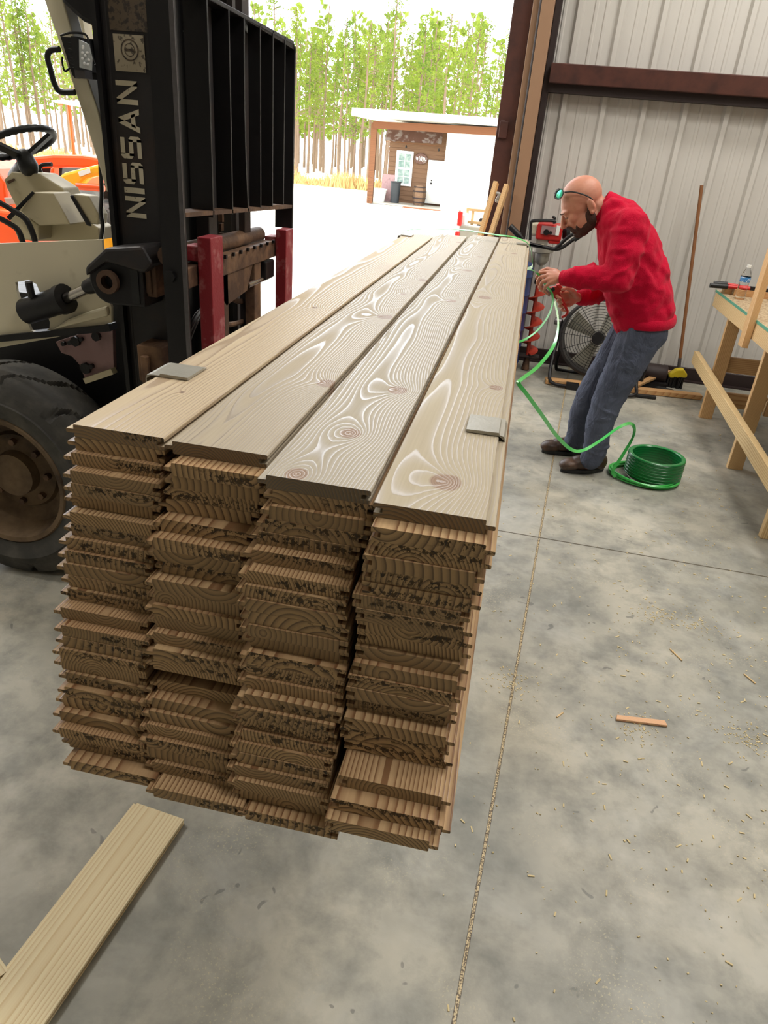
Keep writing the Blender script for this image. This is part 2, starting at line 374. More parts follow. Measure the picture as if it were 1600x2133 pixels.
post(-.53, -.385, .03, .20, 'trim_4', M['girt'])
post(-.325, -.312, -.155, .1, 'trim_5', M['edge'])
post(-.213, -.165, -.06, .10, 'trim_6', M['darkprimer'])
MB().box((XL, 6.5, 4.55), (-.45, 6.62, 4.68)).build('trim_7', M['girt'], kind='structure')
# ground outside, falling gently away
def GZ(y): return 0 if y < 8 else -.83*(y-8)/(34.5-8) if y < 34.5 else -.83
m = MB(); ys = [6.661, 8, 12, 16, 20, 25, 30, 34.5, 45, 60, 90, 140]; xs = [-160, -90, -60, -40, -25, -15, -8, 0, 10, 30, 80]
vs = [(x, y, GZ(y)-.015) for y in ys for x in xs]; n = len(xs)
m.add(vs, [(j*n+i, j*n+i+1, (j+1)*n+i+1, (j+1)*n+i) for j in range(len(ys)-1) for i in range(n-1)])
m.box((-160, -40, -.14), (80, 6.66, -.125)); m.build('ground', M['gravel'], kind='structure', fix=False)

# ---------------------------------------------------------------- the stack of boards
TOP, T = 1.265, .0195
cols = [
[(151.6,883.6),(154.7,910.3),(146.6,941.6),(145,978.9),(146.4,1006),(147.7,1028),(144.5,1065.3),(146.9,1090.3),(136,1118.4),(134,1146),(131.3,1172.2),(141,1197.7),(139.8,1225),(125.3,1264.4),(126.6,1301.6),(129.4,1325),(122.7,1349.5),(125.8,1371.4),(135.6,1399.5),(133.6,1430),(129.4,1449.5),(123.4,1480),(122.7,1515),(142.2,1536),(144.5,1583)],
[(358.6,918.4),(356,964),(358.6,989.8),(356.3,1014),(345.3,1038.3),(333.6,1080),(318.4,1118.8),(319.7,1141.7),(338.4,1168),(316.6,1205),(322,1229),(316.6,1258),(322,1282),(319,1316),(318,1350),(318,1371),None,(327,1414.4),(315,1452.6),(309,1479.4),(305,1507),(303.6,1536),(304,1555),(308,1584),(309,1638)],
[(554,988.8),(567.5,1020),(560.5,1053),(552,1080),(538,1106),(524.5,1144),(514,1187),(508,1217),(506,1245),(517.7,1272.7),(516,1300),(521,1321),(515,1357),(513,1381),(511,1409),(508.7,1444.6),(494,1470.6),(502,1490),(504,1519),(495,1543.7),(494,1566.5),(488,1592.5),(489,1623),(494,1639.6),(481,1680)],
[(778,1046),(760,1094),(754,1122),(752,1154),(754,1180),(754,1210),(734,1236),(741,1266),(744,1290),(744,1312),(740,1344),(735,1378),(723,1404),(721,1430),(721,1448),(713,1492),(708,1512),(717,1536),(705,1614),(688,1662),(676,1704),None,None,None,None]]
BW = .1375; BL = 3.05; far = [3.66, 3.86, 3.95, 4.0]
def board_mesh(name, flip, L, w=BW, th=.0191):
    h = th; b = .0012
    p = [(b, 0), (w-b, 0), (w, -b), (w, -.0066), (w-.012, -.0066), (w-.012, -.0134), (w-.001, -.0134), (w-.001, -h), (b, -h), (0, -h+b),
         (0, -.0130), (-.011, -.0128), (-.012, -.0115), (-.012, -.0082), (-.011, -.0070), (0, -.0068), (0, -b)]
    if flip: p = [(w-x, z) for x, z in p][::-1]
    return MB().prism([(x, 0, z) for x, z in p], (0, 0, 0), (0, L, 0)).build(name, M['board'])
ordn = ['top', 'second', 'third', 'fourth', 'fifth', 'sixth', 'seventh', 'eighth', 'ninth', 'tenth', 'eleventh', 'twelfth', 'thirteenth', 'fourteenth', 'fifteenth', 'sixteenth', 'seventeenth', 'eighteenth', 'nineteenth', 'twentieth', 'twenty-first', 'twenty-second', 'twenty-third', 'twenty-fourth', 'bottom']
cname = ['leftmost column, nearest the forklift', 'second column from the left', 'third column from the left', 'rightmost column']
toplab = ['top pine board beside the forklift, pale face with one tiny knot near its end',
          'top pine board of the second column, one round knot with a small hole',
          'top pine board of the third column, three dark knots and bold curved grain',
          'top pine board on the right, one large cracked knot close to its end']
def KN(c, *pts):      # knots measured on the top faces, in each board's own frame
    q = PZ(cols[c][0][0], cols[c][0][1], TOP); return [((PZ(x, y, TOP)-q).x+.003, (PZ(x, y, TOP)-q).y-.004, r*1.25) for x, y, r in pts]
topmat = [wood('pine_top_straight', (204, 186, 156), (160, 130, 100), pith=(.03, -.075), spacing=.0052, warp=.012, knots=KN(0, (378, 815, .0045), (655, 640, .008), (860, 540, .010)), gloss=.32, rough=.66, spec=.62, endmul=.8, ewarm=(1.02, .80, .60), contrast=.8, marks=True, tint=0, seed=3.1),
          wood('pine_top_flame', (184, 171, 149), (134, 115, 94), pith=(.075, -.030), spacing=.0040, warp=.022, knots=KN(1, (681, 797, .0175), (800, 659, .019), (880, 583, .016), (838, 612, .008), (955, 505, .014)), gloss=.34, rough=.66, spec=.62, endmul=.8, ewarm=(1.02, .80, .60), contrast=.7, tint=0, seed=9.7),
          wood('pine_top_knotty', (180, 170, 151), (130, 114, 97), pith=(.072, -.020), spacing=.0046, warp=.020, knots=KN(2, (614, 984, .0145), (727, 900, .0155), (826, 811, .0165), (938, 626, .016), (972, 563, .017), (1000, 535, .012)), gloss=.36, rough=.66, spec=.62, endmul=.8, ewarm=(1.02, .80, .60), contrast=.8, tint=0, seed=15.2),
          wood('pine_top_wide', (186, 174, 150), (140, 120, 97), pith=(.05, -.045), spacing=.0055, warp=.016, knots=KN(3, (924, 1001, .020), (1030, 806, .012), (1008, 619, .020), (1070, 528, .014)), gloss=.32, rough=.66, spec=.62, endmul=.8, ewarm=(1.02, .80, .60), contrast=.7, tint=0, seed=22.4)]
protoA = protoB = None; front = {}
for c in range(4):
    for i in range(25):
        px = cols[c][i]
        if px: p = PZ(px[0], px[1], TOP-i*T)
        else: p = Vector(((-.428, .80, 0) if c == 1 else (-.137, .70+.012*(i % 3), 0))); p.z = TOP-i*T
        x = p.x
        if c and i < 25:
            x = max(x, front[(c-1, i)][0]+BW+.004)
        front[(c, i)] = (x, p.y)
        L = far[c]-p.y - R_.uniform(0, .03) if i == 0 else BL+R_.uniform(-.02, .05)
        o = board_mesh('pine_board', c == 3, L) if (i == 0 or not (protoB if c == 3 else protoA)) else copyobj(protoB if c == 3 else protoA)
        if i == 1:
            if c == 3: protoB = o
            elif protoA is None: protoA = o
        o.location = (x, p.y, TOP-i*T)
        if i > 1: o.scale.y = (BL+R_.uniform(-.04, .04))/BL
        if i == 0: o.data.materials[0] = topmat[c]
        tag(o, toplab[c] if i == 0 else f"tongue-and-groove pine board, {ordn[i]} in the {cname[c]}", 'board', 'pine boards stacked on the forks')
# two light struts between strap levels are not visible; folded sheet metal edge protectors on top
def protector(a, b, side, name_label, droop, w=.07):
    # a: corner over the edge, b: inner corner (on the board face), flat plate with a leg folded down at the outer edge
    t_ = .002
    root = thing('edge_protector', name_label, 'edge protector', ((a+b)/2)[:], 'folded metal edge protectors under the straps')
    m = MB(); z = TOP+.001
    y0, y1 = a.y, b.y; xi, xo = b.x, a.x
    s = 1 if xo > xi else -1
    pr = [(xi, z), (xi, z+t_), (xo-s*.006, z+t_), (xo+s*.001, z+t_*.2), (xo+s*.004, z-.007), (xo+s*.004, z-droop), (xo+s*.004-s*t_, z-droop), (xo+s*.002-s*.0, z-.006), (xo-s*.006, z)]
    m.prism([(x, y0, zz) for x, zz in pr], (0, y0, 0), (0, y1, 0))
    o = m.build('plate', M['protector'], root)
    m = MB(); m.prism([(xi, y0, z+t_), (xi, y0, z+t_+.0025), (xi+s*.05, y0, z+t_+.0035), (xi+s*.052, y0, z+t_)], (0, y0, 0), (0, y1-.012, 0)); m.build('folded_flap', M['protector'], root)
    return root
protector(Vector((-.602, 1.09, TOP)), Vector((-.528, 1.168, TOP)), -1, 'grey folded metal plate lying over the left edge of the top boards', .02)
protector(Vector((.0125, 1.035, TOP)), Vector((-.045, 1.115, TOP)), 1, 'grey folded metal plate bent down over the right edge of the top boards', .085)
protector(Vector((-.602, 3.55, TOP)), Vector((-.54, 3.63, TOP)), -1, 'small grey metal plate at the far left corner of the board stack', .02)
protector(Vector((.0125, 3.70, TOP)), Vector((-.045, 3.76, TOP)), 1, 'small grey metal plate at the far right end of the stack by the strap', .05)
# loose board lying on the slab, and the end of another
e1 = PZ(285, 1672, .02); e2 = PZ(388, 1702, .02)
ang = math.atan2((PZ(0, 2040, .02)-e1).x, -(PZ(0, 2040, .02)-e1).y)
o = board_mesh('pine_board', False, 2.4, (e2-e1).length*.985); o.data.materials[0] = M['pale']; o.location = (0, 0, .0195)
d = Vector((PZ(0, 2040, .02)-e1)).normalized(); 
o.rotation_euler = (0, 0, math.atan2(-d.x, d.y)+math.pi); o.location = (0, 0, 0)
# board runs from its far end e1 towards the camera: origin at the near-left corner
dir2 = Vector((d.x, d.y, 0)).normalized(); o.rotation_euler = (0, 0, math.atan2(dir2.x, -dir2.y)); near = e1+dir2*2.4; o.location = (near.x, near.y, .0195)
tag(o, 'pale yellow pine board lying on the concrete below the front of the stack', 'board')
E_L = PZ(-60, 1955, .02)
o2 = board_mesh('pine_board', False, 1.2); o2.data.materials[0] = M['pale']; cA = PZ(18, 2020, .02); o2.rotation_euler = (0, 0, math.radians(62)); 
o2.location = (cA.x, cA.y, .0195)
# shift so that its right front corner sits at cA
rx = Matrix.Rotation(math.radians(62), 3, 'Z') @ Vector((BW, 0, 0)); o2.location = (cA.x-rx.x, cA.y-rx.y, .0195)
tag(o2, 'pale board end poking in at the lower left edge beside the loose board', 'board')
# ---------------------------------------------------------------- forklift
fl = thing('forklift', 'dark-masted beige forklift at left carrying the stack on its red forks', 'forklift', (-1.7, 2.6, 0))
YM = 2.22
def rail(y0, y1, sgn):          # C channel, flanges towards +x and -x
    m = MB(); x0, x1 = -1.285, -1.108; t_ = .02
    yo, yi = (y0, y1)
    m.box((x0, yo, .12), (x1, yo+sgn*t_, 3.1)); 
    m.box((x0, min(yo, yi), .12), (x0+t_, max(yo, yi), 3.1)); m.box((x1-t_, min(yo, yi), .12), (x1, max(yo, yi), 3.1))
    return m
rl = rail(YM, YM+.09, 1).build('mast_rail', M['mast'], fl, bevel=.003)
rail(2.86, 2.77, -1).build('mast_rail', M['mast'], fl, bevel=.003)
m = MB(); m.box((-1.135, YM-.006, .5), (-1.110, YM, 3.1)); m.build('rail_edge', M['edge'], rl)
m = MB(); m.box((-1.07, 2.33, .15), (-1.025, 2.40, 3.0)); m.build('inner_mast_rail', M['mast'], fl, bevel=.003)
m = MB(); m.box((-1.07, 2.70, .15), (-1.045, 2.765, 3.0)); m.build('inner_mast_rail', M['mast'], fl, bevel=.003)
m = MB(); m.box((-1.285, YM, 3.0), (-1.11, 2.86, 3.1)); m.box((-1.285, YM, .2), (-1.2, 2.86, .4)); m.build('mast_crossmember', M['mast'], fl)
m = MB(); m.box((-1.30, 2.20, .2), (-1.285, 2.40, 3.05)); m.build('mast_back_plate', M['black'], fl)
# mast head block seen at the top left of the frame
a = PY(150, 0, 2.3); b = PY(195, 40, 2.3)
MB().prism([(a.x, 2.24, b.z+.03), (a.x+.06, 2.24, b.z-.012), (-1.30, 2.24, b.z-.03), (-1.30, 2.24, 2.6), (a.x, 2.24, 2.6)], (0, 2.24, 0), (0, 2.42, 0)).build('hood_bracket', M['black'], fl, bevel=.012)
# lettering, read upwards along the rail
YL = YM-.0012
def glyph(ch):   # polygons in a cell: u = reading direction, v = letter height, both 0..1
    w = .22
    if ch == 'I': return [[(0, 0), (.26, 0), (.26, 1), (0, 1)]], .26
    if ch == 'N': return [[(0, 0), (w, 0), (w, 1), (0, 1)], [(1-w, 0), (1, 0), (1, 1), (1-w, 1)], [(w*.2, 1), (w*1.25, 1), (1-w*.2, 0), (1-w*1.25, 0)]], 1.
    if ch == 'A': return [[(0, 0), (.25, 0), (.62, 1), (.40, 1)], [(1.05, 0), (.80, 0), (.40, 1), (.64, 1)], [(.22, .2), (.84, .2), (.78, .40), (.28, .40)]], 1.05
    if ch == 'S': return [[(.12, 1), (.94, 1), (.94, .8), (.2, .8), (.2, 1)], [(0, .88), (.12, 1), (.24, 1), (.24, .4), (.12, .4), (0, .5)], [(.12, .4), (.84, .4), (.88, .6), (.12, .6)], [(.76, .6), (.88, .6), (1, .5), (1, .12), (.88, 0), (.76, 0)], [(.04, 0), (.88, 0), (.88, .2), (.04, .2)]], 1.
zb = PY(270, 452, YL).z; zt = PY(265, 168, YL).z; xL = PY(263, 440, YL).x; xR = PY(304, 440, YL).x
word = 'NISSAN'; adv = sum(glyph(c)[1] for c in word)+.16*(len(word)-1); u = 0; m = MB(); sc_ = (zt-zb)/adv
for chx in word:
    polys, w_ = glyph(chx)
    for pl in polys:
        pts = [(xR-vv_*(xR-xL), YL, zb+(u+uu)*sc_) for uu, vv_ in pl]
        m.prism(pts, (0, 0, 0), (0, .001, 0))
    u += w_+.16
m.build('lettering', M['letter'], rl, fix=False)
def decal(px0, py0, px1, py1, mt, nm, ring=False):
    a = PY(px0, py1, YL); b = PY(px1, py0, YL)
    m = MB().box((a.x, YL, a.z), (b.x, YL+.001, b.z)); d_ = m.build(nm, mt, rl)
    if ring:
        c = Vector(((a.x+b.x)/2+.002, YL-.0008, (a.z+b.z)/2+.008)); r = (b.x-a.x)*.29
        m = MB().lathe([(r, 0), (r*.86, 0)], c, (0, 1, 0), 28); m.lathe([(r*.60, 0), (r*.52, 0)], c, (0, 1, 0), 24)
        m.box((c.x-r*.5, c.y, c.z-r*.12), (c.x+r*.5, c.y+.0005, c.z+r*.10)); m.build('round_emblem', M['decal2'], d_, fix=False)
decal(241, 74, 299, 147, M['decal'], 'emblem_sticker', True)
decal(229, -2, 303, 62, M['decal2'], 'faded_sticker')
# load backrest with edge-on bars
XB = -.98; yb = [2.262, 2.42, 2.546, 2.692, 2.822, 2.955]
br = MB().box((XB-.075, 2.052, .95), (XB, 2.064, 1.99)).build('load_backrest', M['black'], fl)
MB().box((XB-.075, 3.075, 1.30), (XB, 3.09, 1.95)).build('far_side_plate', M['black'], br)
MB().box((XB-.012, 2.05, .95), (XB+.0015, 2.053, 1.99)).build('side_plate_edge', M['edge'], br)
z1 = PX(608, 434, XB).z
MB().prism([(XB-.075, 2.066, 1.415), (XB, 2.066, 1.415), (XB, 3.09, z1), (XB-.075, 3.09, z1)], (0, 0, 0), (0, 0, .012)).build('bottom_rail', M['rust'], br)
zt2 = PX(619, 97, XB).z
MB().prism([(XB-.075, 2.05, zt2+.02), (XB, 2.05, zt2+.02), (XB, 3.06, zt2), (XB, 3.09, zt2-.03), (XB-.075, 3.09, zt2-.03), (XB-.075, 3.06, zt2)], (0, 0, 0), (0, 0, .014)).build('top_rail', M['black'], br, bevel=.003)
for k, y in enumerate(yb):
    dep = .042 if k == 3 else .072
    bow = .014 if k == 2 else 0; m = MB(); zz = [1.40, 1.5, 1.62, 1.75, 1.86, zt2+.015]
    for i in range(5):
        o0 = bow*math.sin(math.pi*i/5)*(-1); o1 = bow*math.sin(math.pi*(i+1)/5)*(-1)
        sh = .020 if k == 2 else 0; t0 = sh*(1-i/5); t1 = sh*(1-(i+1)/5)
        vs = [(XB-dep, y+o0+t0, zz[i]), (XB, y+o0+t0, zz[i]), (XB, y+o0+t0+.009, zz[i]), (XB-dep, y+o0+t0+.009, zz[i]), (XB-dep, y+o1+t1, zz[i+1]), (XB, y+o1+t1, zz[i+1]), (XB, y+o1+t1+.009, zz[i+1]), (XB-dep, y+o1+t1+.009, zz[i+1])]
        m.add(vs, [(3, 2, 1, 0), (4, 5, 6, 7), (0, 1, 5, 4), (1, 2, 6, 5), (2, 3, 7, 6), (3, 0, 4, 7)])
    m.build('backrest_bar', M['black'], br)
# carriage and forks
ca = MB(); ca.box((-1.04, 2.08, 1.205), (-.995, 3.05, 1.268)); ca.box((-1.04, 2.08, .86), (-.995, 3.02, .93))
ca.box((-1.04, 2.35, .93), (-1.0, 2.42, 1.21)); ca.box((-1.04, 2.68, .93), (-1.0, 2.75, 1.21)); ca.build('carriage', M['rust'], fl, bevel=.004)
m = MB(); m.tube([(-1.065, 2.10, 1.295), (-1.065, 2.90, 1.285)], .030, 14); m.build('side_shift_cylinder', M['rust'], fl)
m = MB()
for k in range(9): m.box((-.994, 2.30+k*.07, 1.262), (-.985, 2.312+k*.07, 1.274))
m.build('carriage_notch', M['black'], fl)
MB().prism([(-1.03, 2.35, 1.205), (-1.03, 2.66, 1.205), (-1.03, 2.60, 1.12), (-1.03, 2.40, 1.10), (-1.03, 2.35, 1.14)], (0, 0, 0), (.03, 0, 0)).build('carriage_gusset', M['rust'], fl)
m = MB(); m.tube([(-1.01, 2.62, 1.135), (-1.01, 2.86, 1.135)], .014, 10); m.build('shift_rod', M['chrome'], fl)
MB().box((-1.05, 2.78, 1.13), (-.99, 2.88, 1.2)).build('roller_block', M['black'], fl, bevel=.005)
for y0, y1, zt_ in ((2.155, 2.250, 1.352), (2.892, 2.985, 1.312)):
    m = MB(); x1 = -.945; x0 = -.990
    prof = [(x0, zt_), (x1, zt_), (x1, .80), (x1+.02, .7775-.002), (.0, .7775-.002), (.02, .765), (.0, .755), (-.6, .742), (x0+.02, .733), (x0, .76)]
    m.prism([(x, y0, z) for x, z in prof], (0, y0, 0), (0, y1, 0))
    f = m.build('fork', M['red_fork'], fl, bevel=.003)
    MB().box((x0-.05, y0+.01, zt_-.075), (x0+.01, y1-.01, zt_-.03)).build('fork_hook', M['red_fork'], f, bevel=.003)
# lift chains, cylinder, hoses behind the backrest
for y in (2.50, 2.60):
    m = MB()
    for k in range(62):
        z = 1.0+k*.032; m.box((-1.105, y-.008, z), (-1.089, y+.008, z+.026)) if k % 2 else m.box((-1.102, y-.012, z), (-1.092, y+.012, z+.026))
    m.build('lift_chain', M['rust'], fl)
m = MB(); m.tube([(-1.17, 2.55, .3), (-1.17, 2.55, 2.2)], .045, 16); m.tube([(-1.17, 2.55, 2.2), (-1.17, 2.55, 2.9)], .028, 14); m.build('lift_cylinder', M['black'], fl)
m = MB(); m.tube(cr([(-1.09, 2.36, 1.9), (-1.085, 2.42, 1.7), (-1.09, 2.44, 1.5), (-1.09, 2.40, 1.2), (-1.09, 2.38, 1.0)]), .010, 8); m.build('hydraulic_hose', M['darkrubber'], fl)
hp = [PX(x, y, -1.06) for x, y in ((478, 596), (484, 622), (505, 628), (519, 622), (525, 640), (512, 665), (490, 674), (460, 678))]
m = MB(); m.tube(cr(hp), .010, 8); m.build('hydraulic_hose', M['rust'], fl)
MB().box(hp[0]-Vector((.015, .02, .05)), hp[0]+Vector((.012, .02, .02))).build('hose_fitting', M['black'], fl)
m = MB()
for i, (y, r) in enumerate(((2.17, .07), (2.20, .055))):
    m.tube(cr([(-1.07, y, .98), (-1.05, y+.04, 1.06), (-1.04, y+.10, 1.10), (-1.03, y+.16, 1.10)]), .009, 8)
m.build('hydraulic_hose', M['darkrubber'], fl)
# white wavy strip between plates = bright chain edge
m = MB(); 
for k in range(30): m.box((-1.088, 2.20, 1.26+k*.018), (-1.082, 2.207+.003*(k % 2), 1.277+k*.018))
m.build('lift_chain', M['edge'], fl)
# tilt cylinder and its bracket on the mast
E1 = lambda x, y, Y=2.16: PY(x, y, Y)
tc = MB(); a = E1(66, 645, 2.17); b = E1(136, 622, 2.15); c = E1(200, 592, 2.13)
tc.tube([a-(b-a)*.15, a, b], .043, 24); t1 = tc.build('tilt_cylinder', M['black'], fl)
d_ = (b-a).normalized(); m = MB(); m.lathe([(.020, 0), (.048, 0), (.048, .024), (.02, .024)], b-d_*.02, d_, 20); m.build('gland_nut', M['black'], t1)
MB().tube([b, c], .017, 16).build('tilt_rod', M['chrome'], t1)
MB().cap(c-d_*.03, .024, c+d_*.02, .030, 14).build('rod_end', M['black'], t1)
MB().tube([a+Vector((.03, -.03, .05)), a+Vector((.03, -.035, .10))], .012, 8).build('hose_port', M['black'], t1)
k0 = E1(228, 585, 2.10)
m = MB(); r = .070
pts = [(k0.x+r*math.cos(t_), 2.10, k0.z+r*1.05*math.sin(t_)) for t_ in [math.pi*.5+i*math.pi/10 for i in range(11)]]
xr = E1(300, 600, 2.10).x; pts += [(xr, 2.10, k0.z-r*1.0), (xr, 2.10, k0.z+r*.9), (k0.x+.03, 2.10, k0.z+r*1.08)]
m.prism(pts, (0, 2.10, 0), (0, 2.22, 0)); bk = m.build('tilt_bracket', M['black'], fl, bevel=.006)
MB().lathe([(.020, 0), (.036, 0), (.036, .015), (.020, .015), (.018, .03)], Vector((k0.x+.005, 2.075, k0.z)), (0, 1, 0), 20).build('pivot_pin', M['rust'], bk)
MB().box((k0.x+.075, 2.096, k0.z-.06), (k0.x+.10, 2.101, k0.z+.045)).build('bracket_slot', M['darkrubber'], bk)
m = MB(); a1 = E1(196, 550, 2.14); a2 = E1(240, 520, 2.14); a3 = E1(335, 532, 2.14)
m.prism([(a1.x, 2.08, a1.z-.03), (a1.x+.005, 2.08, a1.z), (a2.x, 2.08, a2.z+.01), (a3.x-.03, 2.08, a3.z+.03), (a3.x, 2.08, a3.z-.02), (a3.x-.03, 2.08, a3.z-.05), (a2.x, 2.08, a2.z-.03)], (0, 2.08, 0), (0, 2.22, 0)); m.build('bracket_cover', M['mast'], fl, bevel=.01)
r0 = E1(283, 545, 2.12); r1 = E1(338, 622, 2.12)
m = MB().box((r0.x, 2.12, r1.z), (-1.115, YM, r0.z)); m.box((r0.x+.03, 2.112, r1.z+.01), (r0.x+.05, 2.12, r0.z+.01)); m.build('clamp_block', M['rust'], fl, bevel=.004)
r0 = PY(284, 718, 2.12); r1 = PY(340, 800, 2.12)
m = MB().box((r0.x, 2.12, r1.z), (-1.112, YM, r0.z)); m.box((r0.x+.02, 2.10, r1.z), (r0.x+.045, 2.12, r0.z-.03)); m.build('lower_clamp_block', M['rust'], fl, bevel=.004)
m = MB().lathe([(0.0001, -.012), (.018, -.012), (.018, 0)], PY(403, 574, 2.05)*0+Vector((-1.03, 2.052, PY(350, 575, 2.05).z)), (0, 1, 0), 6); m.build('bolt', M['black'], br)
# side panel (beige) with slot, fender lip
YS = 2.19
def Sx(x, y): p = PY(x, y, YS); return (p.x, p.z)
bm_pts = [Sx(-140, 512), Sx(0, 507), Sx(110, 503), Sx(212, 499), Sx(220, 600), Sx(232, 640), Sx(232, 672), Sx(120, 702), Sx(0, 724), Sx(-140, 752)]
slot = [Sx(x, y) for x, y in ((32, 588), (60, 583), (76, 592), (86, 616), (104, 672), (103, 684), (84, 696), (64, 688), (48, 650), (34, 606))]
bm = bmesh.new()
def loop(pts, y): vs = [bm.verts.new((x, y, z)) for x, z in pts]; return [bm.edges.new((vs[i], vs[(i+1) % len(vs)])) for i in range(len(vs))]
es = loop(bm_pts, YS)+loop(slot, YS)
bmesh.ops.triangle_fill(bm, use_beauty=True, use_dissolve=False, edges=es)
ret = bmesh.ops.extrude_face_region(bm, geom=bm.faces[:]); 
for v in ret['geom']:
    if isinstance(v, bmesh.types.BMVert): v.co.y += .012
bmesh.ops.recalc_face_normals(bm, faces=bm.faces)
me = bpy.data.meshes.new('side_panel'); bm.to_mesh(me); bm.free(); sp_ = bpy.data.objects.new('side_panel', me); col.objects.link(sp_); sp_.parent = fl
sp_.location = -Vector(fl.location); me.materials.append(M['beige'])
# fender moulding
m = MB(); fp = [PY(x, y, YS) for x, y in ((232, 668), (200, 676), (150, 684), (116, 692))]
m.prism([fp[0]+Vector((0, 0, .052)), fp[1]+Vector((0, 0, .050)), fp[2]+Vector((0, 0, .036)), fp[3]+Vector((0, 0, .012)), fp[2]+Vector((0, 0, .012)), fp[0]+Vector((0, 0, .018))], (0, 0, 0), (0, -.02, 0)); m.build('fender_moulding', M['beige'], fl, bevel=.008)
m = MB(); pa = PY(0, 724, YS); pb = PY(232, 674, YS); m.bar(pa+Vector((-.3, .01, -.03)), pb+Vector((0, .01, -.012)), .05, .022); m.build('sill', M['black'], fl)
# pale plate with bolts below the sill
pp = [(116, 712), (234, 674), (237, 770), (178, 790), (166, 760), (150, 742), (128, 735)]
m = MB().prism([Vector((PY(x, y, 2.25).x, 2.25, PY(x, y, 2.25).z)) for x, y in pp], (0, 0, 0), (0, .02, 0)); pk = m.build('frame_plate', M['pinkplate'], fl)
for x, y, r in ((160, 710, .018), (203, 700, .016), (181, 766, .02), (148, 713, .008), (135, 715, .008), (172, 706, .007), (193, 762, .009)):
    MB().lathe([(.0001, -.014), (r, -.014), (r, 0)], PY(x, y, 2.249), (0, 1, 0), 8).build('plate_bolt', M['black'], pk)
m = MB(); a = PY(180, 792, 2.24); b = PY(238, 772, 2.24); m.bar(a, b, .03, .02); m.build('step_edge', M['beige2'], fl)
MB().box((-2.3, 2.42, .35), (-1.33, 2.9, 1.05)).build('chassis', M['black'], fl)
# tyres
def wheel(y0, y1, sgn):
    cx_, cz_, Rr = -1.79, .412, .412; na, nw = 440, 22; m = MB(); vs = []; fs = []
    prof = []
    for j in range(nw+1):
        u = j/nw*2-1; shoulder = max(0, (abs(u)-.72)/.28); prof.append((u, shoulder))
    for i in range(na):
        th = 2*math.pi*i/na
        for u, sh in prof:
            z = (th*11/(2*math.pi) + (.62*u + .14*(abs(((u*2.2) % 2)-1)-.5))) % 1.0
            gr = 1 if z < .085 else 0
            r = Rr - .055*sh**2 - gr*.026*(1-.5*sh); vs.append((cx_+r*math.cos(th), (y0+y1)/2+u*(y1-y0)/2*(1-.0*sh), cz_+r*math.sin(th)))
    k = nw+1
    for i in range(na):
        i2 = (i+1) % na
        for j in range(nw): fs.append((i*k+j, i2*k+j, i2*k+j+1, i*k+j+1))
    m.add(vs, fs, True)
    for ys, s in ((y0, 1), (y1, -1)):
        m.lathe([(Rr-.055, 0), (Rr-.085, -.008*s), (.325, -.016*s), (.30, -.008*s), (.262, .0), (.255, .02*s)], (cx_, ys, cz_), (0, 1, 0), 64)
    ty = m.build('tyre', M['rubber'], fl)
    m = MB(); ys = y0 if sgn < 0 else y1; s = 1 if sgn < 0 else -1
    m.lathe([(.262, .004*s), (.255, -.004*s), (.238, .0*s), (.232, .05*s), (.215, .10*s), (.16, .125*s), (.15, .11*s), (.09, .10*s), (.085, .06*s), (.0001, .055*s)], (cx_, ys, cz_), (0, 1, 0), 48)
    rm = m.build('rim', M['rim'], ty)
    for q in range(8):
        a = 2*math.pi*q/8; MB().lathe([(.0001, .085*s), (.013, .085*s), (.013, .115*s)], (cx_+.125*math.cos(a), ys, cz_+.125*math.sin(a)), (0, 1, 0), 6).build('lug_nut', M['rust'], rm)
wheel(2.10, 2.34, -1); wheel(2.86, 3.10, 1)
# overhead guard leg, grab handle, work lamp
L_ = [(62, -80), (92, 0), (124, 92), (150, 170), (180, 262), (206, 345), (222, 400)]; R__ = [(240, 400), (226, 330), (205, 232), (186, 176), (160, 100), (131, 0), (108, -80)]
m = MB().prism([PY(x, y, 2.27) for x, y in L_+R__], (0, 0, 0), (0, .06, 0)); og = m.build('overhead_guard_leg', M['beige'], fl, bevel=.004)
g2 = [PY(x, y, 2.80) for x, y in ((150, -60), (180, 120), (230, 330))]
MB().bar(g2[0], g2[1], .05, .05).bar(g2[1], g2[2], .05, .05).build('overhead_guard_leg', M['beige'], fl)
m = MB(); m.tube(cr([PY(x, y, 2.26) for x, y in ((124, 102), (106, 105), (99, 118), (104, 140), (114, 175), (126, 191), (156, 192))], 6), .0085, 10); m.build('grab_handle', M['black'], fl)
lp = [PY(x, y, 2.25) for x, y in ((126, 76), (200, 82), (202, 166), (156, 163), (150, 155))]
MB().prism(lp, (0, 0, 0), (0, .006, 0)).build('lamp_plate', M['black'], fl)
q0 = PY(149, 84, 2.19); q1 = PY(168, 142, 2.19)
m = MB()
for i in range(9): m.box((q0.x-.003+.003*(i % 2), 2.17, q1.z+i*(q0.z-q1.z)/9), (q1.x+.012, 2.25, q1.z+(i+.6)*(q0.z-q1.z)/9))
m.box((q0.x+.014, 2.165, q1.z-.006), (q1.x+.014, 2.25, q0.z+.008)); lb = m.build('work_lamp', M['darkrubber'], fl)
fc = [PY(x, y, 2.17) for x, y in ((167, 83), (186, 92), (193, 122), (192, 147), (168, 141))]
MB().prism(fc, (0, 0, 0), (0, -.006, 0)).build('lamp_lens', M['led'], lb)
m = MB()
for x, y in ((173, 97), (182, 110), (172, 110), (178, 116), (185, 125), (172, 122), (176, 132), (183, 134), (173, 100)): m.lathe([(.0001, -.003), (.0035, -.002), (.004, 0)], PY(x, y, 2.162), (0, 1, 0), 10)
m.build('lamp_bead', M['glassy'], lb)
